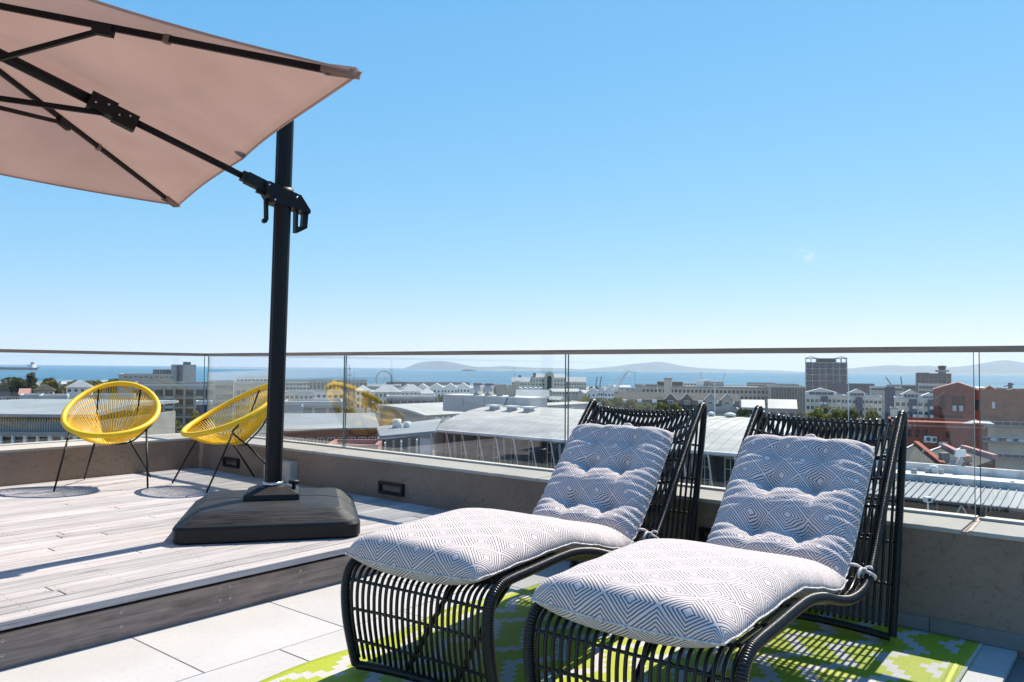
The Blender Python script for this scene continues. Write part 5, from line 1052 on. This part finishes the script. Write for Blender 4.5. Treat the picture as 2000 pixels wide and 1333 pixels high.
m.f = [(i*N_+k, i*N_+(k+1) % N_, (i+1)*N_+(k+1) % N_, (i+1)*N_+k) for i in range(2) for k in range(N_)]+[tuple(range(N_))]; m.m = [0]*len(m.f); m.build('dish', C_BLUEROOF, ds_, True)
MB().bar((0, -.05, .6), (0, -.7, 1.35), .05, .05).build('feed_arm', C_TRIM, ds_); MB().box((0, -.75, 1.55), (.75, .22, .55)).build('head_unit', C_TRIM, ds_)
# standing seam roof
sr = thing('seam_roof', 'blue-grey standing seam roof sloping down just beyond the parapet', 'roof', (0, 0, 0))
zt, zl = -7.15, -7.75; xt = xf-.1; q0, q1 = onz(1700, 962, zl), onz(2050, 1001, zl); xl = (q0[0]+q1[0])/2; sg_ = -4.0; se_ = 22.0
MB().add([(xl, sg_, zl), (xt, sg_, zt), (xt, se_, zt), (xl, se_, zl), (xl, sg_, zl-.18), (xt, sg_, zt-.18), (xt, se_, zt-.18), (xl, se_, zl-.18)], [(0, 1, 2, 3), (7, 6, 5, 4), (0, 3, 7, 4), (1, 5, 6, 2), (0, 4, 5, 1), (3, 2, 6, 7)]).build('sheeting', C_BLUEROOF, sr)
m = MB(); m.bar((xl-.02, 0, zl+.04), (xt+.02, 0, zt+.04), .07, .10); sm2 = m.mesh('seam', P_('seam_metal', (.16, .19, .22), .6, .1))
for k in range(54): link('seam', sm2, sr, (0, sg_+.3+k*.48, 0))
MB().box((xl-.08, (sg_+se_)/2, zl-.10), (.16, se_-sg_, .16)).build('gutter', C_DGREY, sr)
MB().box((xl+.9, (sg_+se_)/2, -14), (.3, se_-sg_-.4, 12.2)).build('wall', C_DARK, sr)
m = MB(); m.box((0, 0, 0), (.06, .12, 4.0)); pm = m.mesh('post', C_DGREY)
for k in range(9): link('post', pm, sr, (xl+.05, sg_+1.0+k*2.9, zl-2.2))
m = MB(); m.bar((0, -.7, -1.6), (0, 0, -.15), .10, .10); m.bar((0, .7, -1.6), (0, 0, -.15), .10, .10); bm_ = m.mesh('v_brace', C_CONC)
for k in (1, 2, 4): link('v_brace', bm_, sr, (xl-.05, sg_+2.4+k*2.9, zl))
p = at(1812, 976, 36); ca_ = thing('security_camera', 'white box camera on a slim post in front of the dark wall below', 'camera', tuple(p), BZ)
MB().box((0, 0, 0), (.28, .3, .24)).build('housing', C_TRIM, ca_); m = MB(); m.disc((0, -.16, 0), (0, 1, 0), .07, .04, 10); m.build('lens', C_DARK, ca_); MB().tube([(0, 0, -.12), (.03, 0, -1.6)], .035, 8).build('post', C_TRIM, ca_)

# ================================================================== vaulted halls below the terrace
def vault_xy(m_, x0, x1, z0, z1, ya, yb, n=22, th=.35):     # barrel roof, axis along Y
    h = z1-z0; w = (x1-x0)/2; Rr = (w*w+h*h)/(2*h); cz = z1-Rr; a0 = math.asin(w/Rr); out = []
    for i in range(n+1):
        a = -a0+2*a0*i/n; out.append(((x0+x1)/2+Rr*math.sin(a), cz+Rr*math.cos(a)))
    return out
t = NT('weathered_zinc'); v = t.coords(); n1 = t.noise(t.coords((.5, .12, .5)), 1.3, 6, .65); n2 = t.noise(v, .5, 5); sp = t.n('ShaderNodeTexNoise', Scale=2.0)
c = t.ramp(n1, [(.32, (.33, .32, .31)), (.66, (.53, .515, .495))]); c = t.mix(t.ramp(n2, [(.60, 0.0), (.72, .6)]), c, (.33, .275, .22)); t.color(c); t.set(Roughness=.5); M_ZINC = t.mat
EX = 72.0; zE = onp(1000, 851, 0, EX)[2]; YL = onp(843, 834, 0, EX)[1]; YR = onp(1500, 900, 0, EX)[1]
vh = thing('vaulted_hall', 'long hall with a grey barrel roof and a row of slanted fins along its front', 'hall', (0, 0, 0))
prof = vault_xy(None, EX, EX+26, zE, zE+2.6, 0, 0)
m = MB(); poly = prof+[(x, z-.4) for x, z in prof[::-1]]
for y in (YL, YR): m.v += [(x, y, z) for x, z in poly]
n = len(poly); m.f = [tuple(range(n)), tuple(range(2*n-1, n-1, -1))]+[(i, n+i, n+(i+1) % n, (i+1) % n) for i in range(n)]; m.m = [0]*len(m.f); m.build('barrel_roof', M_ZINC, vh)
# folded seams across the roof
npan = int((YL-YR)/1.25)
m = MB(); m.tube([(x, 0, z+.02) for x, z in prof], .022, 4); sm3 = m.mesh('roof_seam', M_ZINC)
for k in range(npan+1): link('roof_seam', sm3, vh, (0, YR+(YL-YR)*k/npan, 0))
MB().box((EX-.12, (YL+YR)/2, zE-.12), (.35, YL-YR+.3, .26)).build('gutter', C_TRIM, vh)
MB().box((EX+1.9, (YL+YR)/2, (zE-.4-20)/2), (.4, YL-YR-.2, 20+zE-.5+.1)).build('front_wall', P_('hall_front', (.055, .06, .065), .7, .2), vh)
MB().prism([(x, z-.35) for x, z in prof]+[(EX+26, -20), (EX+2.2, -20)], (0, YL-.3, 0), (1, 0, 0), (0, 0, 1), (0, 1, 0), .3).build('gable_wall', C_GREY, vh)
sp_ = abs(onp(905, 841, 0, EX)[1]-onp(937, 845, 0, EX)[1]); k = 0; y = onp(838, 834, 0, EX)[1]-.6
fin = MB().prism([(-1.9, 0), (.0, 0), (0, -5.2), (-.35, -5.2)], (0, 0, 0), (1, 0, 0), (0, 0, 1), (0, 1, 0), .10); fin.prism([(-1.98, 0), (-1.90, 0), (-.35, -5.2), (-.43, -5.2)], (0, 0, 0), (1, 0, 0), (0, 0, 1), (0, 1, 0), .14, 1); fm = fin.mesh('fin', [C_DGREY, C_TRIM])
wmesh = window_mesh(sp_*.46, 3.4, P_('sage_frame', (.55, .60, .56), .5), None, 2)
while y > YR+1:
    link('fin', fm, vh, (EX+1.7, y, zE-.25)); o = link('window', wmesh, vh, (EX+1.66, y-sp_*.55, zE-2.35), -math.pi/2)
    if k % 3 == 1: m = MB(); m.tube([(EX+.2, y-sp_*.35, zE-.5), (EX+1.2, y-sp_*.15, zE-4.3)], .16, 8); m.build('inclined_strut', C_GROOF, vh, True)
    y -= sp_; k += 1
# plant room with its ducts on the crown of the roof
pr = thing('plant_room', 'pale sheet-metal plant enclosure on the barrel roof carrying the ducts', 'plant room', (0, 0, 0))
PX = EX+13.5; pa = onp(865, 800, 0, PX); pb = onp(1035, 800, 0, PX); ptop = onp(950, 775.5, 0, PX)[2]; pbase = zE+2.2
MB().box((PX+2.0, (pa[1]+pb[1])/2, (ptop+pbase)/2-.4), (4, pa[1]-pb[1], ptop-pbase+.8)).build('enclosure', P_('enclosure_sheet', (.47, .46, .45), .5, .08, .3), pr)
for k in range(1, 4): MB().box((PX-.04, pa[1]+(pb[1]-pa[1])*k/4, (ptop+pbase)/2), (.06, .12, ptop-pbase)).build('joint', C_GROOF, pr)
MB().box((PX+2.0, (pa[1]+pb[1])/2, ptop+.06), (4.2, pa[1]-pb[1]+.2, .14)).build('coping', C_TRIM, pr)
m = MB(); m.bar((PX-1.6, onp(996, 790, 0, PX)[1], pbase-.1), (PX-.1, onp(992, 780, 0, PX)[1], ptop), .12, .12); m.build('ladder', C_DARK, pr)
dz = abs(onp(950, 752, 0, PX)[2]-ptop)
for x, lab in ((933, 'left shiny steel ventilation drum on the plant enclosure'), (955, 'right shiny steel ventilation drum on the plant enclosure')):
    p = onp(x, 775, 0, PX+1.5); rr_ = abs(onp(x-10.5, 775, 0, PX+1.5)[1]-p[1])*.62; q = thing('vent_drum', lab, 'vent', (PX+1.5, p[1], ptop+.13), 0, 'steel drums on the plant enclosure')
    MB().tube([(0, 0, 0), (0, 0, dz*.9)], rr_, 18).build('drum', C_GALV, q, True); MB().tube([(0, 0, dz*.9), (0, 0, dz), (0, 0, dz*1.04)], [rr_*1.06, rr_*1.06, rr_*.6], 18).build('cowl', C_DARK, q)
for x, lab in ((976, 'left square tan duct elbow with a dark mouth'), (1000, 'right square tan duct elbow with a dark mouth')):
    p = onp(x, 775, 0, PX+1.5); w_ = dz*.55; q = thing('duct_elbow', lab, 'duct', (PX+1.5, p[1], ptop+.13), R(-50), 'duct elbows on the plant enclosure')
    MB().box((0, 0, dz*.42), (w_, w_, dz*.84)).build('riser', C_TAN, q); m = MB(); m.prism([(-w_/2, dz*.30), (-w_/2, dz*.95), (w_*.9, dz*1.0), (w_*.9, dz*.62)], (0, 0, 0), (1, 0, 0), (0, 0, 1), (0, 1, 0), w_*1.12); m.build('elbow', C_TAN, q); MB().box((w_*.92, 0, dz*.80), (.05, w_*.95, dz*.34)).build('mouth', C_DARK, q)
for x, y in ((966, 795), (1000, 796), (1033, 797)):
    p = onp(x, y, 0, EX+9); q = thing('roof_cowl', {966: 'flat roof vent nearest the steel drums on the barrel roof', 1000: 'middle roof vent on the barrel roof below the duct elbows', 1033: 'rightmost roof vent on the barrel roof'}[x], 'vent', (p[0], p[1], zE+2.3), 0, 'small vents on the barrel roof'); MB().box((0, 0, .2), (1.0, 1.0, .4)).build('curb', C_GROOF, q); MB().box((0, 0, .55), (1.7, 1.7, .22)).build('cap', C_TRIM, q)
# second vault beyond, and the corrugated gable hall on the left
v2 = thing('vaulted_hall', 'farther barrel roof showing right of the plant enclosure', 'hall', (0, 0, 0)); pf = vault_xy(None, EX+32, EX+50, zE-1.6, zE+1.2, 0, 0); m = MB(); poly = pf+[(x, z-.4) for x, z in pf[::-1]]
ya2, yb2 = onp(1020, 790, 0, EX+34)[1], onp(1078, 800, 0, EX+34)[1]
for y in (ya2, yb2): m.v += [(x, y, z) for x, z in poly]
n = len(poly); m.f = [tuple(range(n)), tuple(range(2*n-1, n-1, -1))]+[(i, n+i, n+(i+1) % n, (i+1) % n) for i in range(n)]; m.m = [0]*len(m.f); m.build('barrel_roof', M_ZINC, v2); MB().box((EX+41, (ya2+yb2)/2, (zE-1.4-22)/2), (17, abs(ya2-yb2)-.4, 20)).build('wall', C_GREY, v2)
gx0 = 84.0; g0 = onp(750, 812, 0, gx0); g1 = onp(836, 812, 0, gx0); gz0 = onp(836, 811, 0, gx0)[2]; gz1 = onp(765, 792, 0, gx0)[2]; gbot = onp(790, 840, 0, gx0)[2]
ch = thing('corrugated_hall', 'hall with a curved roof and a tall ribbed metal gable left of the barrel roof', 'hall', (0, 0, 0))
h = gz1-gz0; wd = (g0[1]-g1[1])*1.05; Rr = ((wd)**2+h*h)/(2*h); arc = [(y_, gz1-(Rr-math.sqrt(max(0, Rr*Rr-(y_-wd*.0)**2)))) for y_ in np.linspace(-wd*.08, wd, 21)]
arc = [(g0[1]-0+y_*-1, z_) for y_, z_ in arc]
m = MB(); poly = arc+[(y_, z_-.35) for y_, z_ in arc[::-1]]; m.prism(poly, (gx0+9, 0, 0), (0, 1, 0), (0, 0, 1), (1, 0, 0), 20); m.build('curved_roof', M_ZINC, ch)
MB().prism([(y_, z_-.3) for y_, z_ in arc]+[(arc[-1][0], -20), (arc[0][0], -20)], (gx0+.3, 0, 0), (0, 1, 0), (0, 0, 1), (1, 0, 0), .5).build('gable_wall', C_WHITE, ch)
for k in range(48):
    y_ = arc[0][0]+(arc[-1][0]-arc[0][0])*(k+.5)/48; zt_ = np.interp(y_, [a[0] for a in arc][::(1 if arc[0][0] < arc[-1][0] else -1)], [a[1] for a in arc][::(1 if arc[0][0] < arc[-1][0] else -1)])-.45
    MB().box((gx0-.02, y_, (zt_+gbot)/2-.5), (.16, .20, zt_-gbot+1)).build('rib', C_GROOF, ch)
# grey lean-to roofs and glazed side hall below the corrugated gable
lt = thing('side_hall', 'grey-roofed glazed side hall below the ribbed gable', 'hall', (0, 0, 0))
poly3('roof', C_BLUEROOF, [at(735, 834, 80), at(862, 818, 88), at(850, 842, 74), at(742, 852, 70)], .22, lt)
a, b = at(745, 853, 70.5), at(822, 846, 73); MB().bar((a+b)/2*0+a+[0, 0, -6.5], b+[0, 0, -6.5], .3, 12.4).build('front_wall', C_DGREY, lt)
for k in range(5):
    f = (k+.5)/5; c_ = a*(1-f)+b*f; MB().bar(c_+[-.3, -.3, -.4], c_+[-.3, -.3, -4.5], .18, .18).build('mullion', C_GROOF, lt)
for f, lab in ((.1, ''), (.5, ''), (.9, '')): c_ = a*(1-f)+b*f; MB().bar(c_+[-.4, -.4, -.5], c_+[.3, .3, -4.8], .12, .5).build('fin', C_TRIM, lt)
p = at(775, 829, 78); MB().tube([p+[0, 0, -.4], p+[0, 0, .5]], .45, 12).build('roof_vent', C_TRIM, lt, True); p = at(795, 832, 78); MB().tube([p+[0, 0, -.4], p+[0, 0, .4]], .35, 12).build('roof_vent', C_TRIM, lt, True)
# brick building with white sash windows behind the pole
bq = bld('brick_building', 'low dark red brick building with a row of white-framed sash windows', 'building', 556, 738, 838, 88, 11, C_BRICK, C_BLUEROOF, R(4), (9, 1, .80, 1.55, 1.75, 4, C_TRIM, 1), 1.3, 'gable', side=False)
bld('brick_wing', 'low brick wing with a pink coping in front of the sash windows', 'building', 640, 735, 881, 66, 5, C_BRICK, C_PINK, R(-6), None)
# --- long warehouse with blue-grey roof at the far left
wa = thing('warehouse', 'long warehouse with a pale blue-grey roof and a band of windows at the left edge', 'warehouse', tuple(at(-5, 808, 70)*[1, 1, 0]), BZ+R(1)); o_ = at(-5, 808, 70)[2]; k70 = 70/FPX
MB().box((0, 9, o_-6-.7), (370*k70, 18, 12)).build('wall', P_('corrugated_cladding', (.30, .29, .27), .6, .15, .5), wa)
m = MB(); m.prism([(-.7, -.28), (-.7, 0), (5, .42), (10, .62), (18.5, .5), (18.5, .2), (9, .25)], (0, 0, o_), (0, 1, 0), (0, 0, 1), (1, 0, 0), 376*k70); m.build('roof', C_BLUEROOF, wa)
for k in range(73): MB().box((-182*k70+k*5*k70, -.03, o_-1.0), (.10, .08, 1.15)).build('cladding_rib', C_GROOF, wa)
MB().box((0, -.30, o_-1.72), (372*k70, .7, .30)).build('sill_band', C_CONC, wa)
for k in range(15):
    cx = -182*k70+k*24*k70
    f_ = link('window', window_mesh(23*k70, 1.5, C_TRIM, None, 0), wa, (cx+12*k70, -.06, o_-2.7))
    MB().box((cx, -.16, o_-2.9), (.20 if k % 2 else .32, .3, 2.1)).build('post', C_TRIM, wa)
wf = thing('steel_gantry', 'white steel frame with cross rails beyond the left parapet, below the flats', 'frame', tuple(at(300, 832, 100)), BZ); k1 = 100/FPX
for dx in (-15, 0, 12): MB().box((dx*k1, 0, 0), (.16, .16, 28*k1)).build('post', C_TRIM, wf)
for dz_ in (-9, 1, 11): MB().box((-1.5*k1, 0, dz_*k1), (28*k1, .12, .14)).build('rail', C_TRIM, wf)
bld('kiosk', 'small dark blue kiosk with a flat white roof right of the corner', 'kiosk', 384, 412, 789, 150, 5, C_NAVY, C_WROOF)
for x0, x1, y, d, wl, rf, rk, rh, lab in ((-30, 44, 772, 200, C_GREY, C_DGREY, 'flat', 0, 'dark flat-roofed block with a pale parapet under the left trees'), (38, 56, 771, 190, C_BRICK, C_PINK, 'gable', 1.2, 'small house with a red tiled roof at the left edge'), (40, 80, 777, 150, C_WHITE, C_WROOF, 'flat', 0, 'low white building above the long warehouse'), (78, 130, 778, 145, C_CONC, C_WROOF, 'flat', 0, 'low concrete building left of the first yellow chair'), (66, 104, 763, 260, C_BEIGE, C_SLATE, 'hip', 2.0, 'house with a dark hipped roof among the left trees'), (130, 180, 757, 300, C_WHITE, C_BLUEROOF, 'hip', 2.6, 'house with a pale blue roof behind the first yellow chair'), (120, 128, 751, 330, C_WHITE, C_WROOF, 'gable', 1.0, 'tiny white house among the trees left of the first yellow chair'), (176, 262, 775, 190, C_BEIGE, C_WROOF, 'flat', 0, 'pale flat block seen through the cords of the first chair')):
    bld('town_house', lab, 'house', x0, x1, y, d, 9, wl, rf, 0, (4, 1, 1.2, 1.2, 1.2, 2.6, C_TRIM, 1), rh, rk)
m = MB(); p = at(178, 745, 600); dm = thing('dome_roof', 'long low curved roof on the skyline above the first yellow chair', 'roof', tuple(p*[1, 1, 0]+[0, 0, -30]), BZ); pts = [(x, p[2]+30-4+4.6*(1-(x/19)**2)) for x in np.linspace(-18, 18, 13)]
MB().prism(pts+[(18, 0), (-18, 0)], (0, 10, 0), (1, 0, 0), (0, 0, 1), (0, 1, 0), 20).build('shell', C_BLUEROOF, dm)

# --- trees
for i, (x, y, d, w, kd, lab) in enumerate(((8, 739, 260, 70, 'd', 'dark tree cut by the left edge of the photo'), (58, 729, 290, 34, 'd', 'tall pointed dark tree left of the first yellow chair'), (36, 742, 255, 40, 'd', 'dark bushy tree between the two tallest left trees'), (88, 740, 280, 34, 'd', 'rounded dark tree just right of the tall pointed one'), (110, 747, 300, 30, 'd', 'low dark tree at the right end of the left clump'), (160, 746, 380, 60, 'g', 'broad olive tree crown on the skyline left of the first chair'), (205, 742, 420, 60, 'g', 'broad olive tree crown behind the top of the first chair'), (238, 741, 420, 34, 'g', 'olive tree touching the angular office block'), (140, 752, 330, 40, 'g', 'low green tree behind the rim of the first chair'))): tree(lab, x, y, d, w, kd, 'trees at the left')
for x, y, d, w, kd, lab in ((312, 812, 130, 40, 'g', 'green tree in front of the grey flats behind the first chair'), (345, 822, 120, 46, 'g', 'low green shrub mass above the left parapet'), (385, 806, 125, 34, 'y', 'bright green tree between the two yellow chairs'), (370, 832, 105, 60, 'g', 'grass-green bushes just above the corner of the parapets'), (322, 838, 100, 40, 'g', 'low bushes beside the white steel frame')): tree(lab, x, y, d, w, kd, 'bushes beyond the corner', 'bush')
for x, y, d, w, kd, lab in ((715, 766, 330, 16, 'g', 'small green tree beside the white villas'), (730, 772, 320, 22, 'g', 'green tree between two white villas'), (840, 763, 380, 16, 'g', 'slim green tree near the white gabled sheds'), (790, 772, 325, 24, 'g', 'low green tree before the two-storey villa'), (862, 770, 320, 16, 'g', 'green tree at the foot of the steel ducts'), (846, 774, 300, 16, 'g', 'low tree left of the plant enclosure')): tree(lab, x, y, d, w, kd, 'trees among the villas')
for i, (x, y, d, w, lab) in enumerate(((1112, 784, 230, 40, 'leftmost crown of the yellow-green tree row'), (1140, 775, 225, 40, 'tallest crown at the left of the yellow-green row'), (1168, 778, 222, 46, 'yellow-green crown over the first lounger left corner'), (1200, 777, 215, 48, 'broad yellow-green crown above the first lounger'), (1232, 782, 212, 46, 'yellow-green crown right of the broad one'), (1264, 788, 208, 46, 'lower yellow-green crown over the middle of the first lounger'), (1292, 788, 206, 42, 'rounded yellow-green crown before the stone hotel'), (1322, 789, 205, 24, 'single round green tree apart from the row'), (1362, 792, 203, 30, 'low green tree at the right corner of the first lounger'), (1452, 800, 160, 28, 'dark green tree between the lounger backs'), (1592, 800, 165, 44, 'pale green crown over the second lounger'), (1625, 795, 168, 44, 'broad yellow-green crown over the second lounger'), (1660, 798, 166, 40, 'yellow-green crown behind the tall white lamp mast'), (1698, 800, 164, 34, 'rounded yellow-green crown at the right end'), (1564, 806, 160, 30, 'low green crown at the left of the right-hand trees'))): tree(lab, x, y, d, w, 'y' if x not in (1452, 1564) else 'g', 'street trees below the loungers')
# domed vents on the ridge of the barrel roof
for x, w_, lab in ((1426, 1.25, 'white domed roof vent on the barrel roof, seen between the two loungers'), (1389, .8, 'small white domed roof vent behind the top right corner of the first lounger')):
    p = onp(x, 822, 0, EX+13); q = thing('roof_dome', lab, 'vent', (p[0], p[1], zE+2.55), 0, 'domed vents on the barrel roof')
    MB().tube([(0, 0, 0), (0, 0, .28)], w_*.36, 14).build('curb', C_GROOF, q, True); MB().tube([(0, 0, .26), (0, 0, .36), (0, 0, .50), (0, 0, .58)], [w_*.5, w_*.52, w_*.38, w_*.12], 16).build('dome', C_TRIM, q, True)
rs = np.random.RandomState(11)
GL = 'small plain harbour block among the low roofs towards the water'
for i in range(210):
    d = rs.uniform(380, 1220); x = rs.uniform(-60, 2060); w = rs.uniform(10, 30); hgt = rs.uniform(4, 9) if d < 900 else rs.uniform(4, 8)
    p = EYE+ray(x, hor(x))*d; zg = ground_z(d); dp = rs.uniform(10, 18); wi, ri = rs.randint(5), rs.randint(4); pitched = rs.rand() < .6; wl = [C_WHITE, C_CREAM, C_GREY, C_BEIGE, C_CONC][wi]; rf = [C_WROOF, C_GROOF, C_BLUEROOF, C_SLATE][ri]
    q = thing('harbour_block', 'small %s harbour block with a %s %s roof' % (('white', 'cream', 'grey', 'beige', 'brownish concrete')[wi], ('white', 'grey', 'pale blue', 'dark slate')[ri], 'pitched' if pitched else 'flat'), 'building', (p[0], p[1], zg-.5), BZ+rs.choice([0, .3, -.4]), 'low harbour blocks')
    MB().box((0, dp/2, hgt/2), (w, dp, hgt)).build('wall', wl, q)
    if pitched: MB().prism([(-.4, hgt), (dp/2, hgt+dp*.16), (dp+.4, hgt), (dp+.4, hgt-.2), (-.4, hgt-.2)], (0, 0, 0), (0, 1, 0), (0, 0, 1), (1, 0, 0), w+.6).build('roof', rf, q)
    else: MB().box((0, dp/2, hgt+.2), (w+.3, dp+.3, .4)).build('roof', rf, q)
    if d < 800:
        me = window_mesh(1.4, 1.5, C_DGREY, None, 0); n_ = int(w/3.2)
        for c in range(n_): link('window', me, q, (-w/2+w*(c+.5)/n_, -.01, hgt-1.6))

for i in range(46):
    d = rs.uniform(330, 950); x = rs.uniform(20, 1990); p = EYE+ray(x, hor(x))*d; q = EYE+np.array([0, 0, ground_z(d)+rs.uniform(8, 13)-1]); yy = hor(x)+(1-(ground_z(d)+rs.uniform(8, 12)))/d*FPX
    tree('small leafy tree standing among the low harbour blocks', x, yy, d, rs.uniform(7, 10)/d*FPX, 'g' if i % 3 else 'd', 'trees among the harbour blocks')

# ------------------------------------------------------------------ air: thin haze over the bay
t = bpy.data.materials.new('haze_air'); t.use_nodes = True; nt = t.node_tree; nt.nodes.clear(); pv = nt.nodes.new('ShaderNodeVolumePrincipled'); mo = nt.nodes.new('ShaderNodeOutputMaterial')
pv.inputs['Color'].default_value = (.76, .87, 1.0, 1); pv.inputs['Density'].default_value = HAZE; pv.inputs['Anisotropy'].default_value = 0.2; nt.links.new(pv.outputs[0], mo.inputs['Volume'])
hz = MB().box((9000, 7400, 175), (62000, 62000, 430)).build('haze', t); stuff(hz)
